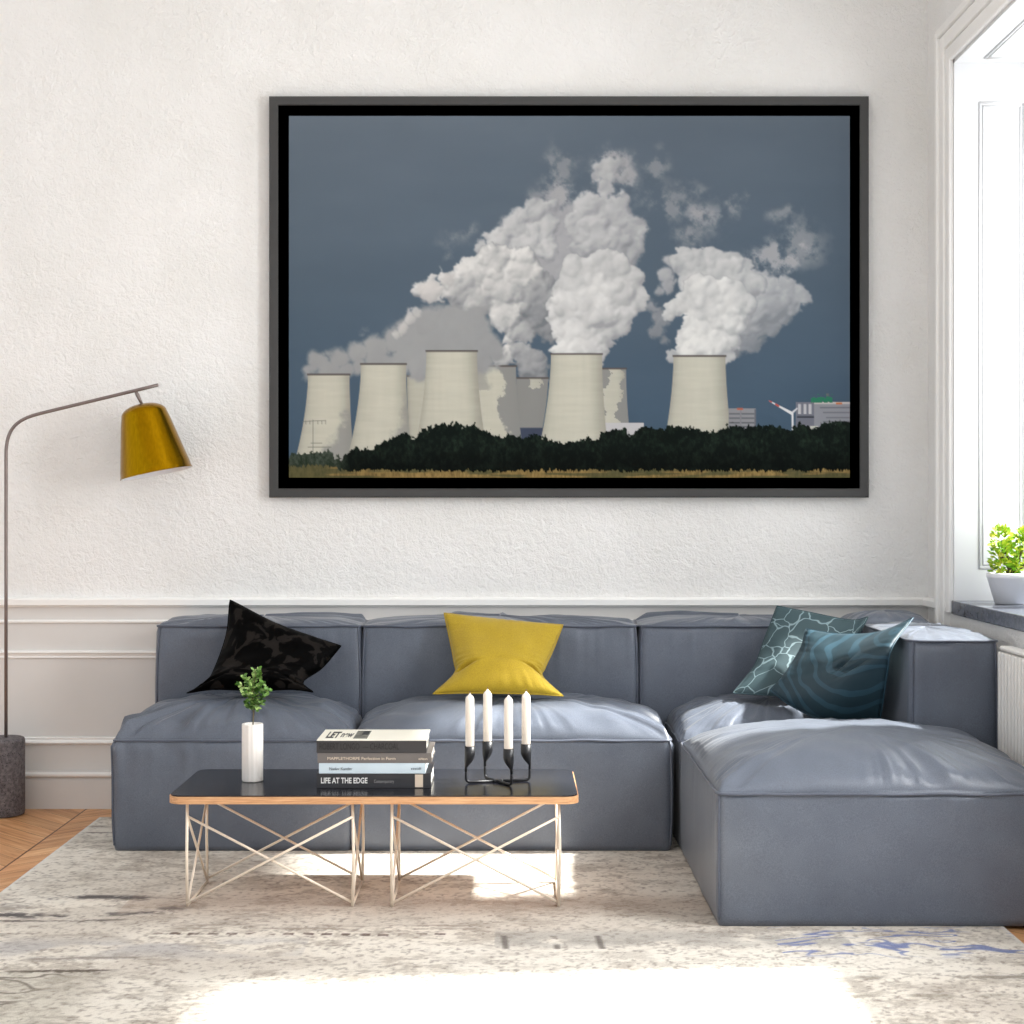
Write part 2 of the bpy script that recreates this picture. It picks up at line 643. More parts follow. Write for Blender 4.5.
# radiator under the window
rad = thing('radiator', 'ribbed white panel radiator under the window sill right of the sofa arm', 'radiator', (1.70, 5.05, .12))
bm = bmesh.new()
y = 4.62
while y < 5.56:
    add_box(bm, 1.692, 1.722, y, y + .024, .16, .79, .006, 2)
    y += .036
obj('rib_panel', bm, M['radiator'], rad)
obj('back_panel', box(1.722, 1.742, 4.61, 5.575, .15, .795, .004, 1), M['radiator'], rad)
bm = box(1.697, 1.742, 4.61, 5.575, .795, .81, .005, 1)
obj('top_grille', bm, M['radiator'], rad)
for yy in (4.8, 5.4):
    obj('bracket', box(1.742, WR - .021, yy, yy + .03, .3, .7), M['radiator'], rad)
    obj('foot', box(1.705, 1.735, yy, yy + .03, 0, .15), M['radiator'], rad)

# ================================================================== RUG
RX0, RX1, RY0, RY1 = -1.715, 1.515, 3.15, 6.62
xs = np.arange(RX0, RX1 + .003, .0055)
ys = np.arange(RY0, RY1 + .003, .0055)
Xg, Yg = np.meshgrid(xs, ys)
base = np.array([228, 221, 210.]) * np.ones(Xg.shape + (1,))


def blend(img, mask, col):
    m = np.clip(mask, 0, 1)[..., None]
    return img * (1 - m) + np.array(col, float) * m


streak = fbm(Xg * 9 + 40, Yg * 15 + 40, 3, 6, .78)
blot = fbm(Xg * 1.6 + 5, Yg * 2.2 + 5, 11, 5, .55)
fine = fbm(Xg * 70 + 9, Yg * 70 + 9, 21, 2, .9)
base = blend(base, sstep(.47, .66, streak) * .5, (152, 141, 130))
base = blend(base, sstep(.52, .68, blot) * .35, (178, 168, 158))
base = blend(base, sstep(.52, .34, blot) * .5, (232, 227, 218))
base = blend(base, sstep(.52, .85, fine) * .5, (120, 110, 102))
wx = (fbm(Xg * 3, Yg * 3, 31, 3) - .5)
wy = (fbm(Xg * 3 + 50, Yg * 3, 37, 3) - .5)
worn = sstep(.30, .46, fbm(Xg * 7 + 3, Yg * 9 + 3, 41, 4))


def hline(y0, th, xa, xb, col, amt=.7, dash=0):
    global base
    d = np.abs(Yg + wy * .05 + (fine - .5) * .02 - y0)
    m = sstep(th, th * .4, d) * sstep(xa - .05, xa + .03, Xg) * sstep(xb + .05, xb - .03, Xg)
    if dash:
        m = m * (np.sin(Xg * dash) > -.2)
    base = blend(base, m * worn * sstep(.33, .52, streak) * amt, col)


# border lines and medallions, partly worn off
dark = (98, 92, 88)
for y0, th in ((4.96, .014), (5.02, .01)):
    hline(y0, th, RX0, -1.22, dark, .8)
hline(4.80, .016, -1.05, -.15, (104, 90, 84), .85, 110)
hline(4.86, .012, -1.0, -.1, (150, 138, 128), .6)
hline(4.90, .012, -1.0, -.1, (150, 138, 128), .5)
hline(4.56, .016, RX0, -.9, (140, 132, 126), .6)
hline(4.44, .014, RX0, -1.12, (92, 84, 76), .85)
hline(6.42, .022, RX0, -1.25, (140, 132, 124), .6)
hline(6.30, .014, RX0, -1.3, (110, 104, 100), .6)
hline(6.1, .03, -1.5, -1.2, (150, 142, 134), .5)
base = blend(base, sstep(.16, .0, np.abs(Yg - 4.66)) * sstep(.4, .6, fbm(Xg * 4, Yg * 8, 61, 4)) * (Xg < -.6) * .5, (158, 156, 160))
# oval medallion, left
ex, ey = (Xg + wx * .12 + 1.42) / .36, (Yg + wy * .1 - 5.13) / .115
rr = np.sqrt(ex ** 2 + ey ** 2)
base = blend(base, sstep(.34, .05, np.abs(rr - 1)) * worn * sstep(.38, .56, streak) * .95, (96, 92, 92))
base = blend(base, sstep(.2, .02, np.abs(rr - .55)) * worn * sstep(.42, .56, streak) * .6, (150, 142, 136))
# curls bottom left
cm = np.abs(np.sin((Xg + wx * .5) * 22) + np.sin((Yg + wy * .5) * 34))
base = blend(base, sstep(.3, .1, cm) * (Yg < 4.4) * sstep(-1.18, -1.26, Xg + .25 * (4.4 - Yg)) * .75, (100, 92, 84))
base = blend(base, (Yg < 4.42) * sstep(-1.05, -1.2, Xg) * .25, (150, 146, 132))
# grey worn band in the middle right + three small ticks
base = blend(base, sstep(.13, .03, np.abs(Yg - 4.76)) * (Xg > -.05) * (Xg < 1.0) * worn * .5, (146, 142, 138))
for xx in (-.02, .13, .26):
    base = blend(base, sstep(.014, .004, np.abs(Xg - xx + (Yg - 4.7) * .05)) * (np.abs(Yg - 4.72) < .07) * worn * .7, (100, 94, 90))
base = blend(base, sstep(.2, .0, np.abs(Yg - 5.17)) * (Xg < .75) * (Xg > -1.25) * .42, (158, 138, 124))  # brownish rug band with the shadow by the table painted into it
# blue traces front right
bn = np.abs(fbm((Xg + wx * .3) * 5, (Yg + wy * .2) * 14, 71, 3) - .5)
bm_ = sstep(.05, .015, bn) * (Xg > .78) * sstep(4.92, 4.84, Yg) * sstep(4.54, 4.62, Yg)
base = blend(base, bm_ * .8 * sstep(.34, .5, fbm(Xg * 6, Yg * 12, 75, 3)), (104, 116, 166))
hline(4.36, .02, .75, 1.5, (130, 122, 112), .6)
hline(4.20, .02, .2, 1.3, (150, 142, 130), .6)
# pale woven selvedge on the long sides
edge = np.minimum(Xg - RX0, RX1 - Xg)
base = blend(base, sstep(.03, .012, edge) * .8, (226, 224, 220))
base = blend(base, sstep(.006, .0, edge) * .6, (120, 130, 146))


def rug_pos(X_, Y_):
    e = np.minimum(np.minimum(X_ - RX0, RX1 - X_), np.minimum(Y_ - RY0, RY1 - Y_))
    z = .009 * sstep(-.001, .012, e) + .001 * (fbm(X_ * 30, Y_ * 30, 91, 3) - .5) * sstep(0, .02, e) + .0012
    wav = (fbm(X_ * 4, Y_ * 0 + 3, 95, 2) - .5) * .02
    return X_, Y_ + wav * (np.abs(Y_ - RY1) < .3), z


rug = grid_mesh('rug', xs, ys, rug_pos, base, M['rug'])
tag(rug, 'large faded cream vintage rug with worn grey and blue traces on wood floor', 'rug')
RZ = .011

# ================================================================== SOFA
sofa = thing('sectional_sofa', 'slate blue modular corner sofa with chaise, standing on the faded rug', 'sofa', (.1, 6.2, RZ))


def ring_pts(x0, x1, y0, y1, r, step=.014):
    out = []
    cs = [(x1 - r, y0 + r, -90), (x1 - r, y1 - r, 0), (x0 + r, y1 - r, 90), (x0 + r, y0 + r, 180)]
    for i, (cx, cy, a0) in enumerate(cs):
        k = max(4, int(r * 1.57 / .007))
        for j in range(k + 1):
            a = math.radians(a0 + 90 * j / k)
            out.append((cx + r * math.cos(a), cy + r * math.sin(a), math.cos(a), math.sin(a)))
        nx, ny, na = cs[(i + 1) % 4]
        a = math.radians(a0 + 90)
        px, py = out[-1][0], out[-1][1]
        qx, qy = nx + r * math.cos(a), ny + r * math.sin(a)
        L = math.hypot(qx - px, qy - py)
        m = max(2, int(L / step))
        for j in range(1, m):
            out.append((px + (qx - px) * j / m, py + (qy - py) * j / m, math.cos(a), math.sin(a)))
    return out


def puff(name, x0, x1, y0, y1, z0, z1, crown, bulge=.012, r=.035, wr=.008, seed=0, ex=.5, taper=0, sidewr=.6,
         dip=None, piping=True, pw=3.2, corner_pipes=(), lean=0):
    """upholstered block: bulging sides up to a piped seam, then a crowned, gathered top"""
    P = ring_pts(x0, x1, y0, y1, r)
    n = len(P)
    cx, cy, hx, hy = (x0 + x1) / 2, (y0 + y1) / 2, (x1 - x0) / 2, (y1 - y0) / 2
    S = [0]
    for i in range(n):
        a, b = P[i], P[(i + 1) % n]
        S.append(S[-1] + math.hypot(b[0] - a[0], b[1] - a[1]))
    fold = []
    for i in range(n):
        s_ = S[i]
        v1 = mnoise.noise(Vector((s_ * 13, seed * 7.3, 0)))
        v2 = mnoise.noise(Vector((s_ * 34, seed * 3.1 + 5, 0)))
        g = max(0, .55 + 1.1 * mnoise.noise(Vector((s_ * 2.2, seed * 5.7, 9))))
        v3 = 1 - 2 * abs(mnoise.noise(Vector((s_ * 9 + .4 * v1, seed * 2.9 + 11, 4))))
        v4 = 1 - 2 * abs(mnoise.noise(Vector((s_ * 19, seed * 4.1 + 3, 8))))
        fold.append((v3 ** 3 * .9 + v4 ** 3 * .6 + v2 * .4 - .35) * g * 1.3)
    seam_w = [mnoise.noise(Vector((S[i] * 7, seed, 3))) * .004 for i in range(n)]
    verts, faces = [], []
    SR = 20
    for k in range(SR + 1):
        t_ = k / SR
        z = z0 + (z1 - z0) * t_
        for i, (x, y, nx, ny) in enumerate(P):
            o = bulge * math.sin(math.pi * min(1, t_ * .96 + .04)) ** .7 - .004 * max(0, 1 - t_ / .04) - taper * t_
            d = (1 - t_) * (z1 - z0)
            o += wr * sidewr * fold[i] * math.exp(-d / .09) * min(1, d / .012)
            o += .004 * mnoise.noise(Vector((x * 5, y * 5, z * 5 + seed)))
            verts.append((x + nx * o, y + ny * o + lean * t_, z + seam_w[i] * t_))
    TR = 44
    seam0 = SR * n
    for k in range(1, TR + 1):
        q = (k / TR) ** 1.6
        s_ = 1 - q * .985
        for i in range(n):
            bx, by, bz = verts[seam0 + i]
            x = cx + (bx - cx) * s_
            y = cy + lean + (by - cy - lean) * s_
            u = min(1, abs(x - cx) / hx)
            w = min(1, abs(y - cy - lean) / hy)
            h = crown * ((1 - u ** pw) * (1 - w ** pw)) ** ex
            d = min(hx * (1 - u), hy * (1 - w))
            h += wr * fold[i] * math.exp(-d / .14) * min(1, d / .02) * 1.4
            h += .55 * wr * mnoise.noise(Vector((x * 9, y * 9, seed))) * min(1, d / .05)
            if dip:
                dx, dy, dr, da = dip
                h -= da * math.exp(-((x - dx) ** 2 + (y - dy) ** 2) / dr ** 2)
            verts.append((x, y, bz * s_ + z1 * (1 - s_) + h))
    rows = SR + TR + 1
    for k in range(rows - 1):
        for i in range(n):
            a, b = k * n + i, k * n + (i + 1) % n
            faces.append((a, b, b + n, a + n))
    faces.append(tuple(range(n))[::-1])
    faces.append(tuple((rows - 1) * n + i for i in range(n)))
    me = bpy.data.meshes.new(name)
    me.from_pydata(verts, [], faces)
    o = link_mesh(name, me, M['sofa'], sofa, True)
    if piping:
        pts = [Vector(verts[seam0 + i]) + Vector((P[i][2] * .002, P[i][3] * .002, .001)) for i in range(0, n, 2)]
        obj('piping', tube(pts, .0052, 8, True), M['sofa_piping'], o, True)
    for (sx, sy) in corner_pipes:
        bi = max(range(n), key=lambda i: P[i][2] * sx + P[i][3] * sy)
        pts = [Vector(verts[k * n + bi]) + Vector((sx, sy, 0)) * .0015 for k in range(1, SR + 1)]
        obj('piping', tube(pts, .0045, 8), M['sofa_piping'], o, True)
    return o


F0 = 5.965
puff('seat', -1.485, -.603, F0, 6.62, RZ, .420, .125, .012, .022, .034, 1, .55, corner_pipes=((-.7, -.7),), sidewr=.55, pw=2.7)
puff('seat', -.597, .592, F0, 6.62, RZ, .420, .125, .012, .022, .032, 2, .52, corner_pipes=((.7, -.7), (-.7, -.7)), sidewr=.6, pw=2.9)
puff('corner_seat', .628, 1.40, 5.955, 6.62, RZ, .415, .125, .0, .03, .030, 3, .5)
puff('chaise_seat', .630, 1.665, 4.895, 5.94, RZ, .414, .138, .006, .022, .016, 4, .48, corner_pipes=((-.7, -.7),), sidewr=.4, pw=2.6)
puff('backrest', -1.445, -.615, 6.5, 6.82, .30, .806, .032, .012, .025, .013, 5, .5, corner_pipes=((-.7, -.7), (.7, -.7)), sidewr=1.2)
puff('backrest', -.607, .508, 6.5, 6.82, .30, .806, .032, .014, .025, .013, 6, .5, corner_pipes=((-.7, -.7), (.7, -.7)), sidewr=1.2)
puff('backrest', .520, 1.375, 6.5, 6.82, .30, .806, .034, .012, .025, .013, 7, .5, corner_pipes=((-.7, -.7),), sidewr=1.2)
puff('backrest', 1.385, 1.70, 6.46, 6.82, .30, .81, .05, .01, .025, .008, 8, .5)
puff('armrest', 1.41, 1.715, 5.65, 6.45, RZ, .818, .018, .010, .025, .008, 9, .5, corner_pipes=((-.7, -.7), (.7, -.7)), sidewr=.5)


# ================================================================== CUSHIONS
def bez(pts, t):
    pts = [Vector(p) for p in pts]
    while len(pts) > 1:
        pts = [a.lerp(b, t) for a, b in zip(pts, pts[1:])]
    return pts[0]


def poly(pts, t):
    """smooth-ish curve through points (Catmull-Rom)"""
    pts = [Vector(p) for p in pts]
    n = len(pts) - 1
    f = min(t * n, n - 1e-6)
    i = int(f)
    u = f - i
    p0 = pts[i - 1] if i > 0 else pts[i] * 2 - pts[i + 1]
    p1, p2 = pts[i], pts[i + 1]
    p3 = pts[i + 2] if i + 2 <= n else p2 * 2 - p1
    return .5 * ((2 * p1) + (p2 - p0) * u + (2 * p0 - 5 * p1 + 4 * p2 - p3) * u * u + (3 * p1 - p0 - 3 * p2 + p3) * u ** 3)


def cushion(name, label, top, bottom, left, right, thick, mat, loc, group, dents=(), seed=0, wr=.006, piping_mat=None, N=56):
    """Coons patch between four 3-D edges, inflated both ways and stitched along the edge.
    top/bottom run left to right; left/right run top to bottom."""
    root = thing(name, label, 'cushion', loc, group)
    G = [[None] * (N + 1) for _ in range(N + 1)]
    c00, c10, c01, c11 = Vector(top[0]), Vector(top[-1]), Vector(bottom[0]), Vector(bottom[-1])
    for j in range(N + 1):
        v = j / N
        for i in range(N + 1):
            u = i / N
            a = poly(top, u) * (1 - v) + poly(bottom, u) * v
            b = poly(left, v) * (1 - u) + poly(right, v) * u
            c = c00 * (1 - u) * (1 - v) + c10 * u * (1 - v) + c01 * (1 - u) * v + c11 * u * v
            G[j][i] = a + b - c
    nrm = (c10 - c00 + c11 - c01).cross(c01 - c00 + c11 - c10).normalized()
    if nrm.y > 0:
        nrm = -nrm
    front, back = [], []
    verts, uvs = [], []
    for side in (1, -1):
        for j in range(N + 1):
            for i in range(N + 1):
                u, v = i / N, j / N
                a, b = 1 - abs(2 * u - 1) ** 2.3, 1 - abs(2 * v - 1) ** 2.3
                h = thick * (max(0, a * b)) ** .55
                d = min(u, 1 - u, v, 1 - v)
                h += wr * mnoise.noise(Vector((u * 6, v * 6, seed * 3.3 + side))) * min(1, d * 8)
                s_ = u if min(v, 1 - v) < min(u, 1 - u) else v
                h += wr * .8 * mnoise.noise(Vector((s_ * 26, seed, side))) * math.exp(-d * 9) * min(1, d * 25)
                if side == 1:
                    for (du, dv, lu, lv, amt, ang) in dents:
                        ca, sa = math.cos(ang), math.sin(ang)
                        p, q = (u - du) * ca + (v - dv) * sa, -(u - du) * sa + (v - dv) * ca
                        h -= amt * math.exp(-(p / lu) ** 2 - (q / lv) ** 2) * min(1, d * 12)
                verts.append(G[j][i] + nrm * h * side * (1 if side == 1 else .55))
                uvs.append((u, 1 - v))
    K = (N + 1) ** 2
    faces = []
    for side in (0, 1):
        o_ = side * K
        for j in range(N):
            for i in range(N):
                q = (o_ + j * (N + 1) + i, o_ + (j + 1) * (N + 1) + i, o_ + (j + 1) * (N + 1) + i + 1, o_ + j * (N + 1) + i + 1)
                faces.append(q if side == 0 else q[::-1])
    me = bpy.data.meshes.new(name)
    me.from_pydata([tuple(v) for v in verts], [], faces)
    uvl = me.uv_layers.new(name='UVMap')
    vi = np.zeros(len(me.loops), dtype=np.int32)
    me.loops.foreach_get('vertex_index', vi)
    uvl.data.foreach_set('uv', np.array(uvs, dtype=np.float32)[vi].ravel())
    bm = bmesh.new()
    bm.from_mesh(me)
    bmesh.ops.remove_doubles(bm, verts=bm.verts, dist=.0004)
    bmesh.ops.recalc_face_normals(bm, faces=bm.faces)
    bm.to_mesh(me)
    bm.free()
    link_mesh('cover', me, mat, root, True)
    rim = [G[0][i] for i in range(N)] + [G[j][N] for j in range(N)] + [G[N][N - i] for i in range(N)] + [G[N - j][0] for j in range(N)]
    obj('edge_seam', tube(rim, .0028, 6, True), piping_mat or mat, root, True)
    return root


GRP = 'throw cushions on the sofa'
dT, dB = 6.40, 6.16
# black
TL, TR, BR, BL = at(230, 600, 6.42), at(341, 646, 6.36), at(313, 692, 6.17), at(187, 693, 6.19)
cushion('throw_cushion', 'black blotched cushion tilted on its corner at the left end of the sofa',
        [TL, at(282, 626, 6.40), TR], [BL, at(215, 689, 6.16), at(255, 690, 6.14), at(290, 689, 6.15), BR],
        [TL, at(226, 636, 6.34), at(213, 672, 6.25), at(204, 684, 6.21), BL], [TR, at(322, 668, 6.28), at(303, 682, 6.2), BR],
        .085, M['blackcush'], (at(255, 690, 6.25).x, 6.25, .5), GRP,
        dents=((.12, .86, .14, .03, .02, -.6), (.85, .86, .12, .03, .02, .6)), seed=1, wr=.010)
# yellow
TL, TR, BR, BL = at(444, 613, 6.43), at(563, 625, 6.42), at(563, 696, 6.18), at(433, 694, 6.18)
cushion('throw_cushion', 'plain mustard yellow cushion against the middle backrest',
        [TL, at(500, 620, 6.42), TR], [BL, at(470, 693, 6.17), at(530, 694, 6.17), BR],
        [TL, at(449, 636, 6.38), at(454, 662, 6.29), at(454, 674, 6.25), BL], [TR, at(554, 648, 6.36), at(545, 668, 6.28), at(543, 677, 6.25), BR],
        .075, M['yellow'], (at(500, 690, 6.25).x, 6.25, .5), GRP,
        dents=((.15, .72, .14, .03, .028, -.45), (.86, .72, .12, .03, .028, .5)), seed=2, wr=.006)
# teal with lines, behind
TL, TR, BR, BL = at(777, 606, 6.40), at(868, 617, 6.37), at(850, 700, 6.17), at(733, 693, 6.18)
cushion('throw_cushion', 'dark teal cushion with pale wavy lines, behind the plain wave-banded one',
        [TL, at(808, 612, 6.40), at(850, 620, 6.40), TR], [BL, at(765, 695, 6.14), at(820, 697, 6.14), BR],
        [TL, at(764, 640, 6.33), at(754, 666, 6.26), BL], [TR, at(853, 650, 6.30), at(855, 675, 6.25), BR],
        .05, M['teal_lines'], (at(810, 690, 6.28).x, 6.28, .5), GRP, seed=3, wr=.005)
# teal waves, in front
TL, TR, BR, BL = at(806, 629, 6.22), at(913, 618, 5.83), at(880, 720, 5.85), at(770, 690, 6.05)
cushion('throw_cushion', 'glossy teal cushion with tonal wave bands leaning against the right arm',
        [TL, at(840, 634, 6.15), at(880, 632, 6.03), TR], [BL, at(795, 708, 6.0), at(830, 721, 5.92), BR],
        [TL, at(800, 650, 6.16), at(785, 674, 6.07), BL], [TR, at(892, 648, 5.69), at(887, 675, 5.74), BR],
        .066, M['teal_waves'], (at(840, 700, 6.05).x, 6.05, .5), GRP,
        dents=((.62, .48, .03, .10, .035, .55), (.74, .55, .025, .12, .02, .9)), seed=4, wr=.008)

# ================================================================== FLOOR LAMP
BX, BY = -2.138, 6.715
lamp = thing('floor_lamp', 'arched floor lamp with brass bell shade and round dark concrete base, left of the sofa', 'lamp', (BX, BY, 0))
obj('base', lathe([(.075, 0), (.088, .004), (.091, .015), (.091, .312), (.087, .322), (.08, .325)], 48), M['concrete'], lamp, False)
for o in lamp.children:
    o.location = (0, 0, 0)
    o.data.transform(Matrix.Translation((BX, BY, 0)) @ Matrix.Identity(4))
    o.data.transform(Matrix.Translation(-Vector((BX, BY, 0))))
    o.data.transform(Matrix.Translation(Vector((BX, BY, 0))))
PX = at(6, 600, BY).x
zc = lambda py, d=BY: at(0, py, d).z
pole = [Vector((PX, BY, .30)), Vector((PX, BY, 1.0)), Vector((PX, BY, zc(455)))]
p0, p3 = Vector((PX, BY, zc(455))), at(42, 413, 6.70)
tip = at(158, 385, 6.625)
dirv = (tip - p3).normalized()
for k in range(1, 15):
    q = k / 14
    pole.append(bez([p0, p0 + Vector((0, 0, .115)), p3 - dirv * .115, p3], q))
for k in range(1, 7):
    pole.append(p3.lerp(tip, k / 6))
obj('pole', tube(pole, .0072, 14), M['brown_metal'], lamp, True)
hang = p3.lerp(tip, (135.5 - 42) / (158 - 42))
ax_top = at(142, 404, 6.64)
ax_bot = at(156.5, 473.5, 6.640)
axis = (ax_top - ax_bot).normalized()
L = (ax_top - ax_bot).length
obj('shade_connector', tube([hang, hang.lerp(ax_top, .35), ax_top - axis * .004], [.006, .0085, .005], 12), M['brown_metal'], lamp, True)
rot = axis.to_track_quat('Z', 'Y').to_matrix().to_4x4()
Ms = Matrix.Translation(ax_bot) @ rot
rt, rb = .096, .150
prof = [(rb, 0), (rb - .004, .012)]
for k in range(1, 9):
    q = k / 9
    prof.append((rb + (rt - rb) * q, (L - .045) * q))
for k in range(0, 9):
    a = math.pi / 2 * k / 9
    prof.append((rt * (1 - .06) * (math.cos(a) * .9 + .1) + .004, L - .045 + .045 * math.sin(a)))
prof.append((.008, L))
obj('shade', lathe(prof, 64, Ms, False, True), M['brass'], lamp, True)
inner = [(max(.004, r_ - .003), max(.0, z_ - .003)) for r_, z_ in prof]
obj('shade_lining', lathe(inner, 64, Ms, False, True), M['shade_in'], lamp, True)
obj('bulb', lathe([(.012, L - .05), (.014, L - .075), (.028, L - .11), (.03, L - .13), (.02, L - .155), (.004, L - .162)], 20, Ms), M['potwhite'], lamp, True)

# ================================================================== COFFEE TABLE
TX0, TX1, TY0, TY1, TZ = -1.10, .214, 5.10, 5.62, .373
tab = thing('coffee_table', 'long low bench table with black top, plywood edge and crossed wire legs, before the sofa', 'table', (-.44, 5.38, RZ))


def round_rect(x0, x1, y0, y1, r, k=8):
    out = []
    for cx, cy, a0 in ((x1 - r, y0 + r, -90), (x1 - r, y1 - r, 0), (x0 + r, y1 - r, 90), (x0 + r, y0 + r, 180)):
        for j in range(k + 1):
            a = math.radians(a0 + 90 * j / k)
            out.append((cx + r * math.cos(a), cy + r * math.sin(a)))
    return out


obj('tabletop', add_prism(bmesh.new(), round_rect(TX0 + .004, TX1 - .004, TY0 + .004, TY1 - .004, .041), 'z', TZ - .004, TZ), M['laminate'], tab)
obj('edge_band', add_prism(bmesh.new(), round_rect(TX0, TX1, TY0, TY1, .045), 'z', TZ - .027, TZ - .004), M['ply'], tab)
FY, BYY = 5.135, 5.47
ZT, ZU = TZ - .027, .30
for (xa, xb) in ((-1.042, -.512), (-.385, .150)):
    for x in (xa, xb):
        for yy in (FY, BYY):
            obj('leg', tube([(x, yy, ZT + .004), (x + (.004 if x == xb else -.002), yy, .17), (x, yy, RZ + .001)], .0050, 8), M['wire'], tab, True)
        obj('side_brace', tube([(x, FY, ZU), (x, BYY, RZ + .006)], .0043, 8), M['wire'], tab, True)
        obj('side_brace', tube([(x, BYY, ZU), (x, FY, RZ + .006)], .0043, 8), M['wire'], tab, True)
        obj('floor_runner', tube([(x, FY, RZ + .004), (x, BYY, RZ + .004)], .0043, 8), M['wire'], tab, True)
        obj('top_runner', tube([(x, FY, ZT - .002), (x, BYY, ZT - .002)], .0043, 8), M['wire'], tab, True)
    for yy in (FY, BYY):
        o_ = .004 if yy == FY else -.004
        obj('cross_brace', tube([(xa, yy + o_, ZU), (xb, yy + o_, RZ + .012)], .0043, 8), M['wire'], tab, True)
        obj('cross_brace', tube([(xb, yy - o_, ZU), (xa, yy - o_, RZ + .012)], .0043, 8), M['wire'], tab, True)

# ------------------------------------------------------------------ vase and sprig
VX, VY = at(252.5, 0, 5.375).x, 5.375
vase = thing('vase', 'tall white fluted cylinder vase on the left half of the table', 'vase', (VX, VY, TZ))
bm = bmesh.new()
n = 84
rings = []
for r_, z in ((.030, .0), (.034, .001), (.036, .005), (.036, .10), (.036, .189), (.0345, .193), (.031, .193), (.030, .188), (.030, .03)):
    row = []
    for k in range(n):
        a = 2 * math.pi * k / n
        fl = 1 - .045 * (.5 - .5 * math.cos(a * 14)) if r_ > .0345 else 1
        row.append(bm.verts.new((VX + r_ * fl * math.cos(a), VY + r_ * fl * math.sin(a), TZ + z)))
    rings.append(row)
for A, B in zip(rings, rings[1:]):
    for k in range(n):
        bm.faces.new((A[k], A[(k + 1) % n], B[(k + 1) % n], B[k]))
bm.faces.new(rings[0][::-1])
bm.faces.new(rings[-1])
obj('body', bm, M['ceramic'], vase, True)


def add_leaf(bm, p, d, up, ln, wd):
    d = d.normalized()
    s = d.cross(up).normalized()
    u = s.cross(d)
    row = [(0, .12, 0), (.3, .8, .06), (.6, 1, .09), (.85, .6, .05), (1, .06, 0)]
    Lr, Cr, Rr = [], [], []
    for t_, w, c in row:
        q = p + d * ln * t_ - u * c * ln * .8
        Lr.append(bm.verts.new(q + s * wd * w * .5 + u * wd * .16 * w))
        Cr.append(bm.verts.new(q))
        Rr.append(bm.verts.new(q - s * wd * w * .5 + u * wd * .16 * w))
    for i in range(4):
        bm.faces.new((Lr[i], Lr[i + 1], Cr[i + 1], Cr[i]))
        bm.faces.new((Cr[i], Cr[i + 1], Rr[i + 1], Rr[i]))


sprig = thing('plant_sprig', 'small green leafy sprig standing in the white vase', 'plant', (VX, VY, TZ + .03))
rs = random.Random(12)
sb, lf = bmesh.new(), bmesh.new()
main = [Vector((VX, VY, TZ + .03)), at(253, 724, 5.375), at(254, 708, 5.375), at(252, 690, 5.365), at(256, 676, 5.375), at(254, 670, 5.375)]
pts = [poly(main, k / 30) for k in range(31)]
add_tube(sb, pts, [.0026 - .0016 * k / 30 for k in range(31)], 7)
twigs = [(711, 262, 703), (712, 246, 704), (706, 266, 696), (704, 242, 692), (699, 268, 690), (698, 240, 684),
         (692, 264, 683), (690, 243, 676), (684, 259, 676), (680, 258, 670), (706, 254, 700), (694, 252, 686)]
for (y0, x1, y1) in twigs:
    a = at(253.5, y0, 5.375)
    b = at(x1, y1, 5.375 + rs.uniform(-.05, .05))
    m = a.lerp(b, .5) + Vector((0, 0, .006))
    tw = [poly([a, m, b], k / 6) for k in range(7)]
    add_tube(sb, tw, .0011, 5)
    for k in range(1, 7):
        for rep in range(3):
            d = Vector((rs.uniform(-1, 1), rs.uniform(-1, .6), rs.uniform(-.4, .9)))
            add_leaf(lf, tw[k], d, Vector((rs.uniform(-.5, .5), -.7, .8)), rs.uniform(.013, .021), rs.uniform(.011, .016))
for k in range(11, 31, 1):
    d = Vector((rs.uniform(-1, 1), rs.uniform(-1, .6), rs.uniform(-.1, .9)))
    add_leaf(lf, pts[k], d, Vector((rs.uniform(-.5, .5), -.7, .8)), rs.uniform(.012, .018), rs.uniform(.009, .013))
obj('stem', sb, M['stem'], sprig, True)
obj('leaves', lf, M['leaf'], sprig)

# ------------------------------------------------------------------ books


def book(label, x0, x1, y0, y1, z0, z1, cover, th=.003, top=None, rounded=False):
    b = thing('book', label, 'book', ((x0 + x1) / 2, (y0 + y1) / 2, z0), 'books stacked on the coffee table')
    bm = bmesh.new()
    add_box(bm, x0, x1, y0, y1, z0, z0 + th, .0008, 1)
    if top is None:
        add_box(bm, x0, x1, y0, y1, z1 - th, z1, .0008, 1)
    add_box(bm, x0, x1, y0, y0 + th, z0 + th, z1 - th)
    obj('cover', bm, cover, b)
    if top is not None:
        obj('front_cover', box(x0, x1, y0, y1, z1 - th, z1, .0008, 1), top, b)
    obj('pages', box(x0 + .006, x1 - .004, y0 + th, y1 - .006, z0 + th, z1 - th), M['paper'], b)
    return b


YB = 5.24
zs = [TZ, .4205, .4545, .4875, .5305]
k_ = YB / F
b1 = book('thick dark book lettered LIFE AT THE EDGE, bottom of the stack', -.640, -.265, YB, YB + .25, zs[0], zs[1], M['bk_dark'], .004)
text('spine_lettering', 'LIFE AT THE EDGE', (321 - CX) * k_, YB - .0006, zs[0] + .016, .0185, M['ink_white'], b1, 46.5 * k_, bold=.0006)
text('subtitle_lettering', 'Contemporary', (374 - CX) * k_, YB - .0006, zs[0] + .017, .011, M['ink_grey'], b1, 20 * k_)
obj('spine_photo', box((415 - CX) * k_, (423 - CX) * k_, YB - .0008, YB - .0001, zs[0] + .003, zs[1] - .003), M['ink_tan'], b1)
b2 = book('pale blue book, second from the bottom of the stack', -.632, -.284, YB - .002, YB + .235, zs[1], zs[2], M['bk_blue'], .003)
text('spine_lettering', 'Nadav Kander', (329.5 - CX) * k_, YB - .0026, zs[1] + .012, .0095, M['ink_blue'], b2, 23 * k_)
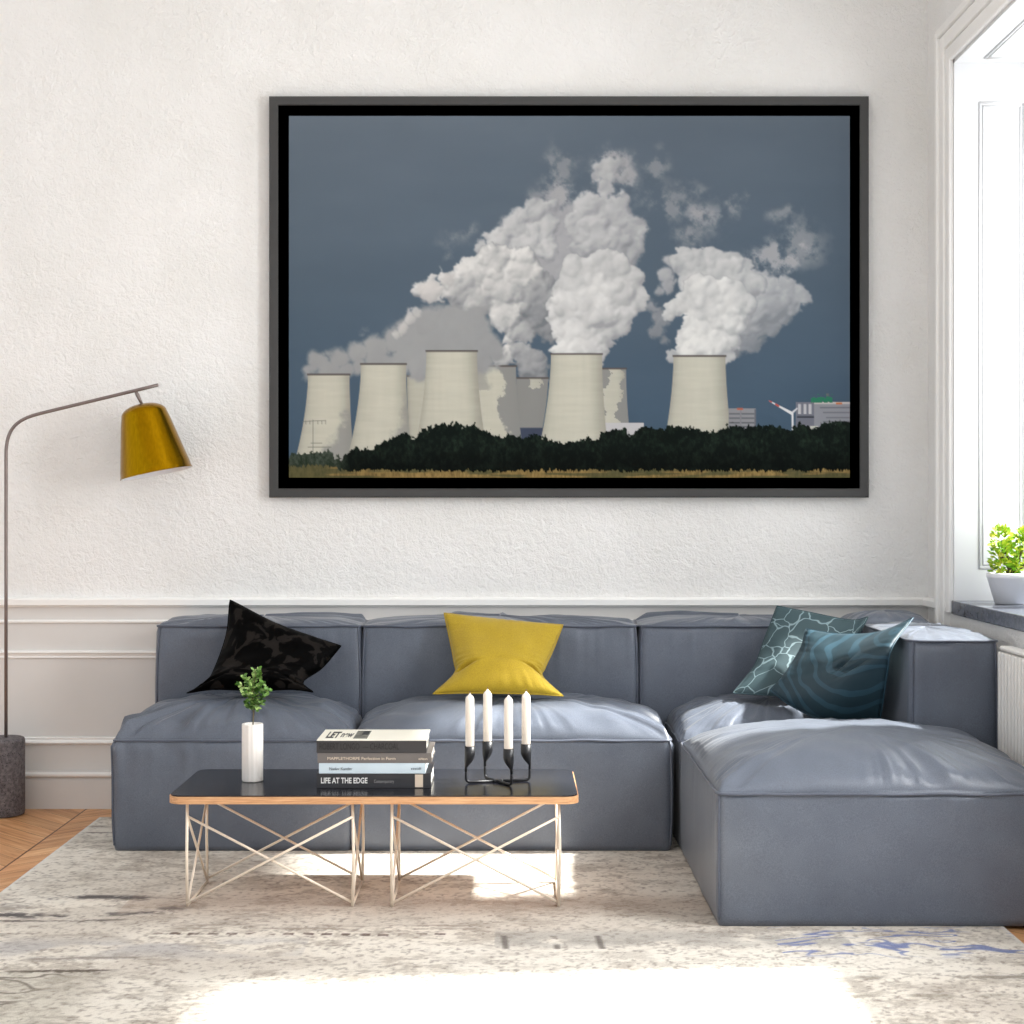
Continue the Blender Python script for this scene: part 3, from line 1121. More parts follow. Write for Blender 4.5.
text('publisher_lettering', 'steidl', (411 - CX) * k_, YB - .0026, zs[1] + .013, .008, M['ink_blue'], b2, 10 * k_)
b3 = book('grey book with pale spine lettering, second from the top of the stack', -.637, -.263, YB, YB + .25, zs[2], zs[3], M['bk_grey'], .003)
text('spine_lettering', 'MAPPLETHORPE Perfection in Form', (327.5 - CX) * k_, YB - .0006, zs[2] + .011, .0095, M['ink_tan'], b3, 68 * k_)
text('publisher_lettering', 'teNeues', (418.5 - CX) * k_, YB - .0006, zs[2] + .011, .0075, M['ink_tan'], b3, 9 * k_)
b4 = book('black spined book with white front cover, topmost of the stack', -.640, -.280, YB, YB + .245, zs[3], zs[4], M['bk_black'], .003, M['bk_white'])
text('spine_lettering', 'ROBERT LONGO', (319.5 - CX) * k_, YB - .0006, zs[3] + .012, .0215, M['ink_black'], b4, 40 * k_)
text('spine_lettering', '\u2014 CHARCOAL', (363 - CX) * k_, YB - .0006, zs[3] + .012, .0215, M['ink_black'], b4, 36 * k_)
text('cover_lettering', 'LET', -.617, YB + .05, zs[4] - .0002, .14, M['ink_black'], b4, .042, True, bold=.008)
text('cover_lettering', 'new', -.570, YB + .07, zs[4] - .0002, .12, M['ink_black'], b4, .040, True, bold=.006)
obj('cover_photo', box(-.524, -.478, YB + .03, YB + .21, zs[4] - .0005, zs[4] + .0004), M['ink_photo'], b4)
obj('cover_photo', box(-.503, -.482, YB + .12, YB + .205, zs[4] + .0002, zs[4] + .0008), M['ink_black'], b4)
obj('cover_mark', box(-.2798, -.2792, YB + .11, YB + .15, zs[3] + .012, zs[3] + .028), M['ink_black'], b4)

# ------------------------------------------------------------------ candle holder and candles
ch = thing('candle_holder', 'black iron four-arm candle holder on the right half of the table', 'candle holder', (-.045, 5.34, TZ))
cup_top = .489
rods = [(466, 5.395, 469.8, .4875), (485, 5.485, 487.5, .4915), (511.5, 5.335, 508.5, .4885), (529.8, 5.44, 526.0, .4885)]
cand = []
bars = {0: 3, 3: 0, 1: 2, 2: 1}
pos = []
for px, d, cpx, zt in rods:
    d, zt = d * .987, zt + .0095
    pos.append((Vector(((px - CX) * d / F, d, 0)), Vector(((cpx - CX) * d / F, d, 0)), zt))
for i, (rod, cup, zt) in enumerate(pos):
    # the cup: straight socket that tapers sideways into the rod
    bm = bmesh.new()
    n = 24
    rings = []
    for q, z, r_ in ((0, zt, .0145), (0, zt, .0175), (0, zt - .030, .0175), (.12, zt - .040, .0160), (.4, zt - .052, .0125), (.75, zt - .062, .0080), (1, zt - .070, .0046), (1, zt - .085, .0046)):
        c = cup.lerp(rod, q)
        rings.append([bm.verts.new((c.x + r_ * math.cos(2 * math.pi * k / n), c.y + r_ * math.sin(2 * math.pi * k / n), z)) for k in range(n)])
    for A, B in zip(rings, rings[1:]):
        for k in range(n):
            bm.faces.new((A[k], A[(k + 1) % n], B[(k + 1) % n], B[k]))
    bm.faces.new(rings[0])
    bm.faces.new(rings[-1][::-1])
    obj('cup', bm, M['black_iron'], ch, True)
    other = pos[bars[i]][0]
    mid = (rod + other) / 2
    dz = TZ + .0048
    d = (mid - rod).normalized()
    path = [Vector((rod.x, rod.y, zt - .08)), Vector((rod.x, rod.y, dz + .03))]
    for k in range(1, 7):
        path.append(bez([Vector((rod.x, rod.y, dz + .016)), Vector((rod.x, rod.y, dz)), Vector((rod.x, rod.y, dz)) + d * .016], k / 6))
    path.append(Vector((mid.x, mid.y, dz)))
    obj('arm', tube(path, .0046, 12), M['black_iron'], ch, True)
ctr = sum((p[0] for p in pos), Vector()) / 4
obj('hub', box(ctr.x - .016, ctr.x + .016, ctr.y - .008, ctr.y + .008, TZ, TZ + .011, .002, 1), M['black_iron'], ch)

cand_lab = ['leftmost white candle in the black four-arm holder', 'second white candle from the left in the black holder, rearmost',
            'third white candle from the left in the black holder, nearest the table front', 'rightmost white candle in the black four-arm holder']
src = None
for i, (rod, cup, zt) in enumerate(pos):
    if src is None:
        c = thing('candle', cand_lab[i], 'candle', (cup.x, cup.y, zt), 'candles in the black holder')
        Lc = .155
        pr = [(.0135, .0), (.0146, .002), (.0146, Lc)]
        for a, b in ((.0144, .003), (.0132, .007), (.0105, .0115), (.006, .015), (.0032, .019), (.0022, .021)):
            pr.append((a, Lc + b))
        obj('wax_body', lathe(pr, 28, Matrix.Translation((cup.x, cup.y, zt))), M['wax'], c, True)
        obj('wick', tube([(cup.x, cup.y, zt + Lc + .02), (cup.x + .0006, cup.y, zt + Lc + .029)], .0012, 6), M['wick'], c)
        src = c
    else:
        c = src.copy()
        COL.objects.link(c)
        c.location = (cup.x, cup.y, zt)
        c['label'] = cand_lab[i]
        for chd in list(src.children):
            k = chd.copy()
            COL.objects.link(k)
            k.parent = c

# ------------------------------------------------------------------ plants on the sill


def pot(name_label, x, y, rt_, rb_, h):
    p = thing('flower_pot', name_label, 'flower pot', (x, y, SZ), 'white pots on the window sill')
    mt = Matrix.Translation((x, y, SZ))
    obj('pot_body', lathe([(rb_ * .9, 0), (rb_, .004), (rt_ * .97, h - .022), (rt_, h - .02), (rt_, h - .002), (rt_ - .004, h), (rt_ - .010, h - .002), (rt_ - .014, h - .02)], 40, mt, True, False), M['potwhite'], p, True)
    obj('soil', lathe([(rt_ - .0135, h - .028), (rt_ - .0135, h - .02)], 40, mt), M['soil'], p)
    return p


P1 = (at(1013, 0, 6.22).x, 6.22)
pot('white tapered pot on the window sill, farther from the camera', P1[0], P1[1], .100, .070, .122)
P2 = (2.03, 6.02)
pot('white tapered pot on the window sill, nearer and cut by the picture edge', P2[0], P2[1], .082, .062, .10)


def bush(label, x, y, z0, blobs, seed, count):
    p = thing('potted_plant', label, 'plant', (x, y, z0), 'bright plants on the window sill')
    r = random.Random(seed)
    sb, lf = bmesh.new(), bmesh.new()
    for (bx, by, bz, rx, rz) in blobs:
        add_tube(sb, [(x, y, z0), (x + bx * .5, y + by * .5, z0 + bz * .55), (x + bx, y + by, z0 + bz)], .004, 6)
        for k in range(count):
            d = Vector((r.gauss(0, 1), r.gauss(0, 1), r.gauss(0, 1))).normalized()
            s = r.uniform(.55, 1) ** .5
            q = Vector((x + bx + d.x * rx * s, y + by + d.y * rx * s, z0 + bz + d.z * rz * s))
            dd = (d + Vector((0, 0, .5)) + Vector((r.uniform(-.5, .5), r.uniform(-.5, .5), r.uniform(-.5, .5)))).normalized()
            add_leaf(lf, q, dd, Vector((r.uniform(-.6, .6), -.5, .9)), r.uniform(.018, .028), r.uniform(.014, .02))
    obj('stems', sb, M['stem'], p, True)
    obj('leaves', lf, M['bright_leaf'], p)
    return p


bush('bright yellow-green bushy plant in the farther white pot on the sill', P1[0], P1[1], SZ + .098,
     [(-.042, .0, .15, .036, .05), (-.045, -.005, .085, .040, .05), (-.03, 0, .035, .05, .035), (.02, .01, .10, .042, .055), (.045, 0, .055, .045, .045), (.05, .0, .15, .03, .04)], 5, 110)
bush('bright yellow-green plant in the nearer white pot, cut by the picture edge', P2[0], P2[1], SZ + .078,
     [(-.03, .0, .13, .03, .04), (.03, 0, .10, .05, .06), (-.01, 0, .06, .05, .04)], 9, 110)

# ================================================================== FRAMED PICTURE
FD = 6.815                                     # front of the frame
ks = FD / F
fx = lambda px: (px - CX) * ks
fz = lambda py: HC - (py - CY) * ks
pic = thing('framed_picture', 'large framed photograph of steaming cooling towers hanging above the sofa', 'picture', (fx(569), WALL_Y, fz(497)))
X0, X1, Z0, Z1 = fx(269), fx(869), fz(497.5), fz(96)
bw = 9 * ks
bm = bmesh.new()


def frame_bar(bm, a, b, c, d):
    """mitred bar: outer a->b, inner c->d (x, z) with a bevelled profile"""
    prof = [(0, WALL_Y - .001), (0, FD + .004), (.10, FD), (.90, FD), (1, FD + .004), (1, WALL_Y - .001)]
    rows = []
    for (o1, i1) in ((a, c), (b, d)):
        rows.append([bm.verts.new((o1[0] + (i1[0] - o1[0]) * q, yy, o1[1] + (i1[1] - o1[1]) * q)) for q, yy in prof])
    for k in range(len(prof) - 1):
        bm.faces.new((rows[0][k], rows[0][k + 1], rows[1][k + 1], rows[1][k]))
    bm.faces.new((rows[0][-1], rows[0][0], rows[1][0], rows[1][-1]))


O = [(X0, Z0), (X1, Z0), (X1, Z1), (X0, Z1)]
I = [(X0 + bw, Z0 + bw), (X1 - bw, Z0 + bw), (X1 - bw, Z1 - bw), (X0 + bw, Z1 - bw)]
for i in range(4):
    bm = bmesh.new()
    frame_bar(bm, O[i], O[(i + 1) % 4], I[i], I[(i + 1) % 4])
    obj('frame_bar', bm, M['frame'], pic)
obj('black_liner', box(X0 + bw * .9, X1 - bw * .9, FD + .007, WALL_Y - .002, Z0 + bw * .9, Z1 - bw * .9), M['liner'], pic)

# --- the printed photograph, painted as a colour field in the photo's own frame
pxs = np.arange(289, 850.01, .8)
pys = np.arange(116, 478.01, .8)
PX_, PY_ = np.meshgrid(pxs, pys)
img = np.zeros(PX_.shape + (3,))
ty = (PY_ - 116) / 362
tx = (PX_ - 289) / 561
sky_t, sky_m, sky_b = np.array([110, 122, 135.]), np.array([95, 110, 125.]), np.array([76, 98, 119.])
q = ty[..., None]
img = np.where(q < .45, sky_t + (sky_m - sky_t) * (q / .45), sky_m + (sky_b - sky_m) * ((q - .45) / .55))
img = img + (sstep(.35, 1, tx) * -6 + (fbm(PX_ / 120, PY_ / 40, 201, 4) - .5) * 9)[..., None]


def smooth(a, n=1):
    for _ in range(n):
        p = np.pad(a, 1, mode='edge')
        a = (p[:-2, 1:-1] + p[2:, 1:-1] + p[1:-1, :-2] + p[1:-1, 2:] + 2 * p[1:-1, 1:-1]) / 6
    return a


def wisps(blobs, col, seed, amt=.6):
    global img
    f = fbm(PX_ / 14, PY_ / 14, seed, 6, .6)
    w1 = (fbm(PX_ / 22, PY_ / 22, seed + 50, 4) - .5) * 22
    w2 = (fbm(PX_ / 22 + 30, PY_ / 22, seed + 60, 4) - .5) * 22
    m = np.zeros_like(PX_)
    for (cx, cy, rx, ry, a) in blobs:
        d = ((PX_ + w1 - cx) / rx) ** 2 + ((PY_ + w2 - cy) / ry) ** 2
        m = np.maximum(m, a * np.exp(-d * 1.1))
    m = sstep(.08, 1.15, m * (.1 + 1.7 * sstep(.25, .75, f))) * amt
    img = blend(img, m, col)


def plume(blobs, lit, sh, seed, warp=9, soft=.10, kids=9, depth=2, contrast=1.0, light=(-.42, -.55, .72), alpha=1.0, kmin=.25):
    global img
    r = np.random.RandomState(seed)
    allb = []
    for (cx, cy, R, br) in blobs:
        allb.append((cx, cy, R, br, 0.0))
        for k in range(kids):
            a = r.uniform(0, 2 * math.pi)
            dd = R * r.uniform(.35, .88)
            R2 = R * r.uniform(kmin, .5)
            x2, y2 = cx + dd * math.cos(a), cy + dd * math.sin(a)
            allb.append((x2, y2, R2, br * r.uniform(.92, 1.05), R * .55 * (1 - (dd / R) ** 2) ** .5))
            if depth > 1:
                for k2 in range(5):
                    a2 = r.uniform(0, 2 * math.pi)
                    d2 = R2 * r.uniform(.4, .95)
                    R3 = R2 * r.uniform(.3, .55)
                    allb.append((x2 + d2 * math.cos(a2), y2 + d2 * math.sin(a2), R3, br * r.uniform(.9, 1.06), R * .55 * (1 - (dd / R) ** 2) ** .5 + R2 * .4))
    w1 = (fbm(PX_ / 16, PY_ / 16, seed + 3, 5, .55) - .5) * warp * 2
    w2 = (fbm(PX_ / 16 + 70, PY_ / 16, seed + 7, 5, .55) - .5) * warp * 2
    Xw, Yw = PX_ + w1, PY_ + w2
    Hh = np.full(PX_.shape, -50.0)
    Bm = np.zeros(PX_.shape)
    cov = np.full(PX_.shape, -9.0)
    step = pxs[1] - pxs[0]
    for (cx, cy, R, br, zo) in allb:
        x0, x1 = np.searchsorted(pxs, [cx - R - warp * 2, cx + R + warp * 2])
        y0, y1 = np.searchsorted(pys, [cy - R - warp * 2, cy + R + warp * 2])
        if x1 <= x0 or y1 <= y0:
            continue
        sl = (slice(y0, y1), slice(x0, x1))
        d2 = ((Xw[sl] - cx) ** 2 + (Yw[sl] - cy) ** 2) / (R * R)
        h = zo + R * np.sqrt(np.clip(1 - d2, 0, 1)) * .8
        inside = d2 < 1
        up = inside & (h > Hh[sl])
        Hh[sl] = np.where(up, h, Hh[sl])
        Bm[sl] = np.where(up, br, Bm[sl])
        cov[sl] = np.maximum(cov[sl], (1 - np.sqrt(d2)) * R)
    Hs = smooth(np.where(Hh < -40, 0, Hh) + fbm(PX_ / 6, PY_ / 6, seed + 11, 3) * 1.8, 3)
    Lx, Ly, Lz = light

    def lam(Q):
        gy, gx = np.gradient(Q, step)
        gx, gy = np.clip(gx, -2.2, 2.2), np.clip(gy, -2.2, 2.2)
        dif = (-gx * Lx - gy * Ly + Lz) / np.sqrt(gx ** 2 + gy ** 2 + 1)
        return np.clip(.5 + (dif - .55) * .8 * contrast, 0, 1)

    shd = smooth(lam(Hs) * .38 + lam(smooth(Hs, 16)) * .62, 1)
    big = fbm(PX_ / 34, PY_ / 34, seed + 19, 3)
    mid = fbm(PX_ / 13, PY_ / 13, seed + 23, 4, .6)
    shd = np.clip(shd * .85 + .35 * (big - .4) + .25 * (mid - .45), 0, 1)
    Bs = smooth(Bm, 4)
    shd = np.clip(shd * Bs + (Bs - .8) * .6, 0, 1)
    c = np.array(sh, float) + (np.array(lit, float) - np.array(sh, float)) * shd[..., None]
    cov = cov + (fbm(PX_ / 4.5, PY_ / 4.5, seed + 29, 4, .65) - .5) * 3.2
    m = sstep(0, 1, np.clip(cov / (soft * 34), 0, 1)) * alpha
    m = smooth(m, 1)[..., None]
    img = img * (1 - m) + c * m


# far wisps
wisps([(562, 165, 16, 24, .9), (553, 190, 18, 18, .9), (612, 170, 22, 20, 1.1), (655, 170, 16, 22, .8), (668, 205, 28, 20, .85),
       (690, 190, 26, 10, .6), (735, 208, 9, 16, .8), (742, 200, 10, 8, .7), (785, 214, 18, 8, .8), (800, 245, 26, 22, .9), (806, 222, 10, 14, .5),
       (690, 240, 26, 16, .7), (455, 240, 20, 12, .5), (470, 228, 10, 14, .6), (445, 252, 8, 14, .5), (410, 318, 10, 10, .6), (400, 330, 12, 8, .6), (360, 332, 10, 6, .5)],
      (160, 163, 168), 301, .75)
wisps([(608, 168, 20, 18, 1.2), (625, 178, 14, 14, 1), (700, 215, 30, 24, .6), (565, 195, 22, 16, .9), (790, 250, 28, 18, 1.1), (775, 262, 26, 16, 1.1)], (184, 184, 187), 331, .85)
# the big drifting plume
plume([(520, 232, 22, .9), (550, 225, 26, .9), (580, 222, 26, .9), (610, 232, 26, .9), (560, 255, 30, .9), (595, 262, 30, .9), (525, 258, 26, .9), (625, 262, 16, .8)],
      (196, 196, 199), (146, 149, 155), 409, 9, .2, 7, 1, .7)
plume([(516, 224, 17, .95), (535, 211, 15, .92), (499, 240, 16, 1.0), (546, 228, 15, .95), (526, 244, 18, 1.02), (553, 204, 10, .85), (484, 250, 10, .92), (548, 248, 13, .95)],
      (228, 228, 228), (138, 142, 149), 411, 8, .13, 9, 2, 1.05)
plume([(606, 170, 13, .84), (617, 163, 8, .82), (597, 178, 8, .78), (625, 180, 7, .7), (607, 188, 11, .86), (590, 206, 17, .95), (612, 212, 19, .95), (630, 228, 17, .9), (598, 232, 22, .98), (632, 250, 14, .8), (576, 222, 13, .95), (612, 246, 18, .92), (583, 246, 14, .92)],
      (224, 224, 225), (140, 144, 150), 417, 8, .13, 9, 2, 1.0)
plume([(430, 290, 13, 1.0), (422, 288, 9, 1.0), (449, 279, 11, 1.0), (460, 288, 20, .9), (475, 275, 20, 1.0), (492, 268, 22, 1.04), (500, 290, 22, 1.02), (520, 272, 22, 1.06),
       (480, 300, 20, .92), (505, 312, 18, 1.04), (520, 300, 16, 1.0), (540, 290, 20, .74), (535, 310, 18, .62), (545, 330, 14, .55), (525, 330, 14, .78), (510, 335, 10, .98), (508, 352, 9, 1.0), (503, 362, 11, 1.0), (520, 352, 12, .7), (532, 362, 16, .62), (538, 375, 14, .6)],
      (238, 237, 235), (128, 132, 138), 431, 8, .08, 9, 2, 1.2)


# --- cooling towers
def tower(top, xl, xr, by, bl, br, shade_fn=None, tone=1.0, rim=True):
    global img
    h = (PY_ - top) / (by - top)
    hc = np.clip(h, -.05, 1.4)
    sag = ((PX_ - (xl + xr) / 2) / ((xr - xl) / 2)) ** 2
    k = 1.75
    L_ = xl + (bl - xl) * np.clip(hc, 0, 2) ** k
    R_ = xr + (br - xr) * np.clip(hc, 0, 2) ** k
    m = sstep(-.5, .5, PX_ - L_) * sstep(-.5, .5, R_ - PX_) * sstep(-.4, .6, PY_ - top + .9 * (1 - np.clip(sag, 0, 1)) * 0) * (PY_ < 462)
    u = (PX_ - L_) / np.maximum(1, R_ - L_)
    c = np.array([206, 204, 190.]) * tone
    sh = .93 + .10 * np.sin(np.clip(u, 0, 1) * math.pi) ** .6 - .10 * sstep(.72, 1, u) - .05 * sstep(.12, 0, u)
    sh = sh + (fbm(PX_ / 4, PY_ / 40, 501 + int(top), 3) - .5) * .03 + (fbm(PX_ / 24, PY_ / 3, 517 + int(top), 3) - .5) * .05
    ci = c[None, None, :] * sh[..., None]
    if shade_fn is not None:
        w = (fbm(PX_ / 9, PY_ / 9, 531 + int(top), 5, .6) - .5) * 18
        sm = np.clip(shade_fn(PX_ + w, PY_ + w * .6), 0, 1)
        ci = ci * (1 - sm[..., None]) + np.array([150, 151, 150.]) * tone * sm[..., None]
    img = img * (1 - m[..., None]) + ci * m[..., None]
    if rim:
        rm = sstep(1.5, .5, np.abs(PY_ - top)) * sstep(-.8, .5, PX_ - xl + .8) * sstep(-.8, .5, xr + .8 - PX_)
        img = blend(img, rm * .85, (96, 90, 88))


tower(376, 407, 430, 436, 409, 440, None, .93)
tower(378, 516.5, 548, 430, 518.5, 542, lambda x, y: np.where((x > 531) & (x < 543) & (y < 389), .15, .92), .96)
img = blend(img, sstep(427, 428.5, PY_) * (PX_ > 519) * (PX_ < 545) * (PY_ < 445), (72, 80, 100))
tower(366, 470, 516, 440, 464, 521.5, lambda x, y: np.maximum(.9 * sstep(500, 503, x + (y - 400) * -.10 + 4 * np.sin(y / 9)), .5 * sstep(490, 482, x) * (y < 390)), .98)
tower(368.5, 590, 626, 426, 590, 629, lambda x, y: np.where((x - 604 + (y - 370) * .05 > 0) & (x - 616 - (y - 370) * -.12 < 8 - np.abs(y - 392) * .1) & (x > 605 + np.clip(395 - y, 0, 30) * .28), .05, .92), .98)
img = blend(img, (PX_ > 596) * (PX_ < 628) * (PY_ > 423) * (PY_ < 446) + (PX_ >= 628) * (PX_ < 644) * (PY_ > 423) * (PY_ < 446), (206, 205, 208))
# haze: the shaded smooth plume over the left towers
plume([(307, 372, 9, .95), (318, 362, 15, .95), (312, 370, 9, .9), (338, 356, 14, .95), (356, 352, 15, 1), (376, 350, 18, 1), (396, 342, 18, 1), (410, 350, 20, .95), (415, 330, 20, 1), (432, 320, 20, .96),
       (440, 340, 26, .93), (455, 322, 22, .93), (470, 330, 26, .9), (485, 345, 20, .86), (478, 312, 14, .9), (425, 362, 22, .95), (400, 365, 16, .95), (372, 362, 14, .95), (345, 368, 12, .9), (496, 356, 10, .85), (462, 360, 25, .9), (330, 372, 18, .95), (356, 366, 12, .95), (385, 368, 18, .95), (416, 372, 10, .95), (484, 362, 14, .86), (497, 366, 8, .84), (450, 348, 28, .93)],
      (177, 179, 180), (152, 154, 157), 461, 6, .22, 4, 1, .45)
plume([(410, 318, 9, 1), (402, 326, 8, 1), (396, 333, 6, 1), (418, 312, 7, 1), (431, 291, 13, 1.05), (421, 287, 8, 1), (449, 281, 9, 1)], (226, 223, 221), (176, 175, 177), 467, 5, .12, 6, 1, .8, alpha=.85)
tower(374.5, 308, 349.5, 455, 296.5, 353.5, lambda x, y: .75 * sstep(0, 14, (x - 334) + (y - 425) * .55) * sstep(408, 420, y + (x - 340) * .1))
tower(364, 361, 406, 450, 349.5, 411, lambda x, y: .6 * sstep(0, 12, (x - 395) + (y - 420) * .45) * sstep(372, 390, y))
tower(351, 426.5, 477, 432, 418, 484)
# right-hand bright plumes, then their towers in front
plume([(600, 340, 13, .72), (612, 330, 12, .78), (592, 356, 9, .7), (618, 318, 16, .92), (636, 296, 13, 1), (628, 280, 16, .98), (606, 268, 20, .95), (580, 280, 22, .97), (566, 290, 14, .92), (600, 300, 28, 1.05), (625, 305, 18, 1.02),
       (572, 310, 22, 1.04), (556, 320, 9, .85), (553, 305, 8, .8), (598, 325, 16, .98), (580, 345, 22, 1.1), (566, 350, 14, 1.06), (594, 350, 14, 1.0), (575, 352, 20, 1.1), (574, 330, 20, 1.04)],
      (240, 240, 239), (160, 162, 166), 471, 5, .055, 11, 2, .9)
plume([(660, 318, 12, .6), (656, 330, 10, .55), (664, 340, 7, .55), (655, 305, 8, .65), (765, 320, 22, .68), (745, 330, 22, .62), (780, 310, 18, .7), (758, 342, 8, .55), (735, 345, 14, .6)],
      (206, 206, 208), (128, 134, 142), 477, 8, .14, 7, 2, .7)
plume([(664, 276, 9, .8), (672, 262, 9, .85), (660, 292, 7, .7), (668, 286, 9, .75)], (208, 208, 210), (140, 145, 152), 479, 6, .12, 7, 1, .8)
plume([(766, 290, 20, .80), (785, 292, 17, .80), (800, 294, 12, .80), (806, 297, 8, .78), (790, 306, 13, .74), (770, 304, 22, .74), (752, 300, 24, .82), (750, 318, 20, .68), (760, 278, 13, .78)],
      (232, 232, 232), (140, 145, 152), 481, 6, .10, 9, 2, .9)
plume([(684, 253, 9, .88), (679, 265, 12, .88), (696, 262, 15, .9), (713, 260, 14, .9), (730, 264, 14, .88), (744, 266, 10, .9), (690, 280, 13, .9), (705, 284, 22, .94), (726, 284, 22, .98), (744, 286, 18, .9)],
      (236, 236, 235), (146, 150, 156), 487, 5, .07, 10, 2, .95)
plume([(706, 300, 24, 1.0), (728, 300, 22, 1.02), (745, 304, 12, .9), (676, 308, 10, .98), (669, 315, 7, .92), (688, 304, 14, 1.0), (718, 316, 22, 1.06), (738, 322, 10, .9), (700, 325, 19, 1.08), (722, 332, 16, 1.04), (734, 340, 8, .9), (684, 338, 10, 1.0),
       (703, 344, 20, 1.1), (684, 350, 9, 1.0), (718, 349, 12, 1.0), (728, 355, 8, .85), (673, 357, 7, .66)],
      (243, 243, 241), (160, 163, 168), 483, 4, .05, 11, 2, .95)
tower(354, 551, 602, 444, 540, 607.5)
tower(356, 673.5, 725.5, 436, 665.5, 731.5)


# --- buildings and turbine
def rect(x0, x1, y0, y1, col, a=1.0):
    global img
    m = sstep(-.4, .4, PX_ - x0) * sstep(-.4, .4, x1 - PX_) * sstep(-.4, .4, PY_ - y0) * sstep(-.4, .4, y1 - PY_)
    img = blend(img, m * a, col)


rect(728.5, 756, 408.5, 432, (150, 151, 156))
for yy in (413, 417.5, 422, 426):
    rect(729, 754.5, yy, yy + 1.5, (104, 106, 112), .9)
rect(740, 741.5, 409, 430, (140, 140, 146))
rect(754.5, 756, 409, 432, (110, 112, 120))
rect(737, 743, 408, 410, (190, 110, 90))
rect(796, 851, 402, 438, (148, 150, 158))
rect(796, 814, 402, 438, (120, 122, 134))
for xx in (798, 803.5, 808.5):
    rect(xx, xx + 3, 404, 414, (196, 196, 200))
rect(797, 814, 416, 418, (70, 74, 84))
rect(814, 851, 402, 404, (200, 196, 192))
for yy in (407, 412, 417, 421, 426):
    rect(826 - (yy % 3) * 3, 851, yy, yy + 1.3, (112, 114, 122), .85)
rect(810, 818, 426, 436, (206, 206, 196))
rect(836, 842, 402.5, 404.5, (200, 120, 80))
gm = (fbm(PX_ / 3, PY_ / 3, 611, 3) > .42) * (PX_ > 811) * (PX_ < 832.5) * (PY_ > 395.5 - 1.6 * np.sin(PX_ * .9)) * (PY_ < 402.5)
img = blend(img, gm * .9, (52, 128, 96))
rect(826, 829, 393.5, 396, (110, 110, 112))


def seg(x0, y0, x1, y1, w0, w1, col, a=1.0):
    global img
    dx, dy = x1 - x0, y1 - y0
    L2 = dx * dx + dy * dy
    t_ = np.clip(((PX_ - x0) * dx + (PY_ - y0) * dy) / L2, 0, 1)
    d = np.hypot(PX_ - x0 - t_ * dx, PY_ - y0 - t_ * dy)
    w = w0 + (w1 - w0) * t_
    img = blend(img, sstep(w + .45, w - .35, d) * a, col)


seg(792.3, 413, 792.8, 430, .8, 1.1, (232, 232, 234))
seg(792, 413.4, 769.5, 401, 1.5, .4, (230, 230, 232))
seg(778.5, 406, 776, 404.5, .9, .9, (190, 90, 84))
seg(771.5, 402, 769.5, 401, .6, .5, (190, 90, 84))
seg(792, 413, 797, 408.5, 1.0, .6, (222, 222, 226))
for a_, b_ in (((313, 420), (313, 452)), ((303, 421.5), (326, 420.5)), ((308, 447), (331, 447)), ((311, 443), (322, 443))):
    seg(*a_, *b_, .35, .35, (128, 130, 124), .8)
for xx in (306, 310, 318, 322, 325.5):
    seg(xx, 421, xx, 424, .3, .3, (120, 122, 118), .7)

# --- tree belt and reed field
tp = [(289, 455), (296, 452), (305, 455), (318, 452), (328, 455), (342, 458), (352, 448), (364, 449), (380, 444), (392, 440), (400, 431), (408, 433), (416, 437), (422, 430), (432, 428), (445, 424.5),
      (460, 424), (474, 426), (486, 432), (497, 437), (508, 436), (520, 438), (535, 436), (548, 441), (560, 444), (572, 440), (582, 441), (590, 437), (598, 440), (606, 432), (620, 431), (632, 431), (645, 428),
      (655, 430), (668, 426), (680, 428), (692, 427), (705, 433), (712, 430), (722, 429), (733, 424), (745, 427), (760, 426), (775, 428), (790, 428), (803, 424), (812, 430), (822, 425), (832, 423), (850, 421)]
tpx, tpy = zip(*tp)
top = np.interp(pxs, tpx, tpy)[None, :] + (fbm(PX_ / 7, PY_ / 14, 701, 4, .6) - .5) * 13 + (fbm(PX_ / 1.6, PY_ / 2.4, 705, 2) - .5) * 5
tm = sstep(-.8, .8, PY_ - top)
tex = fbm(PX_ / 2.6, PY_ / 4.2, 711, 4, .7)
tex2 = fbm(PX_ / 12, PY_ / 9, 715, 3)
tcol = np.array([20, 28, 25.])[None, None, :] + (np.clip((tex - .42) * 55 + (tex2 - .5) * 26, 0, 40))[..., None] * np.array([.8, 1.0, .75])
tcol = tcol * (1 - .35 * sstep(440, 468, PY_))[..., None]
lf_ = sstep(350, 336, PX_)[..., None]
tcol = tcol * (1 - lf_) + (np.array([62, 72, 62.]) + ((tex - .5) * 70)[..., None]) * lf_
img = img * (1 - tm[..., None]) + tcol * tm[..., None]
ftop = 470.5 + (fbm(PX_ / 2.2, PX_ * 0 + 3.3, 721, 3, .7) - .5) * 9 - 3 * sstep(345, 330, PX_) * 1.6
fm = sstep(-.7, .7, PY_ - ftop)
fcol = np.array([142, 120, 76.])[None, None, :] * (.72 + .6 * fbm(PX_ / 1.8, PY_ / 5, 731, 3, .6))[..., None]
gf = sstep(.42, .62, fbm(PX_ / 40 + 2, PY_ / 3, 741, 3) + .35 * sstep(360, 300, PX_))[..., None] * .6
fcol = fcol * (1 - gf) + np.array([66, 74, 54.]) * gf
img = img * (1 - fm[..., None]) + fcol * fm[..., None]
img = np.clip(img, 0, 255) * .89 - 3

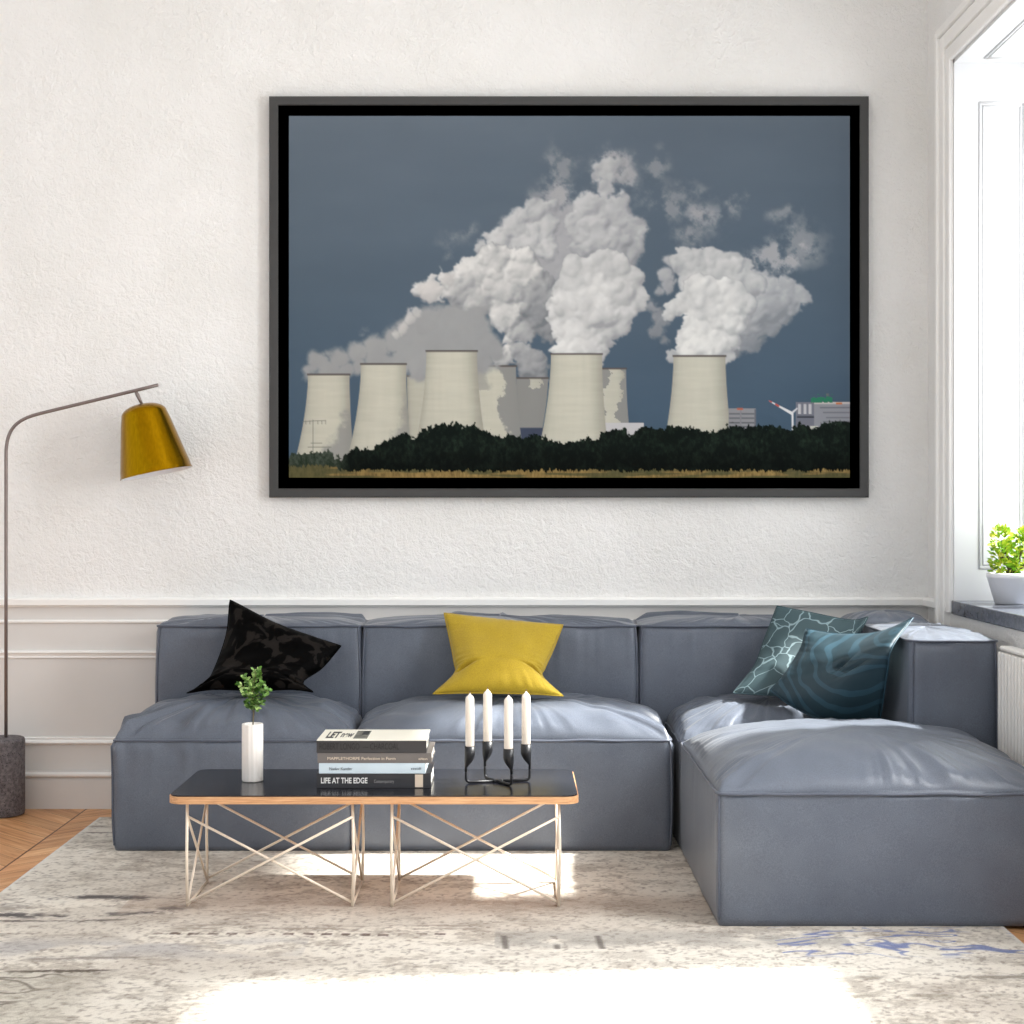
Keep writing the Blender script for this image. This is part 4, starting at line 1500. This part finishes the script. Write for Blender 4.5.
CD = FD + .0055
kc = CD / F
prt = grid_mesh('photo_print', pxs, pys, lambda a, b: ((a - CX) * kc, np.full(a.shape, CD), HC - (b - CY) * kc), img, M['print'], pic)

# ================================================================== CAMERA, LIGHT
cam = bpy.data.cameras.new('camera')
cam.sensor_width = 36.0
cam.lens = 36.0 * F / 1024.0
cam.shift_y = -(512 - CY) / 1024.0
cam.clip_start = .05
co = bpy.data.objects.new('camera', cam)
co.location = (0, 0, HC)
co.rotation_euler = (math.pi / 2, 0, 0)
COL.objects.link(co)
scene.camera = co

sun = bpy.data.lights.new('sun', 'SUN')
sun.energy = 14.0
sun.angle = math.radians(3.0)
sun.color = (1.0, .965, .91)
so = bpy.data.objects.new('sun', sun)
d = Vector((-1, -.11, -1.0))
so.rotation_euler = d.to_track_quat('-Z', 'Y').to_euler()
so.location = (6, 6, 6)
COL.objects.link(so)

for nm, (y0, y1), pw in (('window_daylight', W1, 20), ('window_daylight', W2, 100)):
    a = bpy.data.lights.new(nm, 'AREA')
    a.shape = 'RECTANGLE'
    a.size = HZ - SZ - .16
    a.size_y = y1 - y0 - .16
    a.energy = pw
    a.color = (1.0, .99, .985)
    ao = bpy.data.objects.new(nm, a)
    ao.location = (GX + .02, (y0 + y1) / 2, (SZ + HZ) / 2)
    ao.rotation_euler = (0, math.radians(90), 0)
    COL.objects.link(ao)

wd = bpy.data.worlds.new('daylight')
scene.world = wd
wd.use_nodes = True
bg = wd.node_tree.nodes['Background']
bg.inputs['Color'].default_value = (.95, .98, 1.0, 1)
bg.inputs['Strength'].default_value = .78

vs = scene.view_settings
vs.view_transform = 'Standard'
vs.look = 'None'
vs.exposure = .46
vs.gamma = 1
vs.use_curve_mapping = False
scene.cycles.max_bounces = 7
scene.cycles.diffuse_bounces = 4
scene.cycles.glossy_bounces = 3
scene.cycles.transparent_max_bounces = 8
scene.cycles.caustics_reflective = False
scene.cycles.caustics_refractive = False
scene.cycles.sample_clamp_indirect = 4
scene.cycles.use_denoising = True
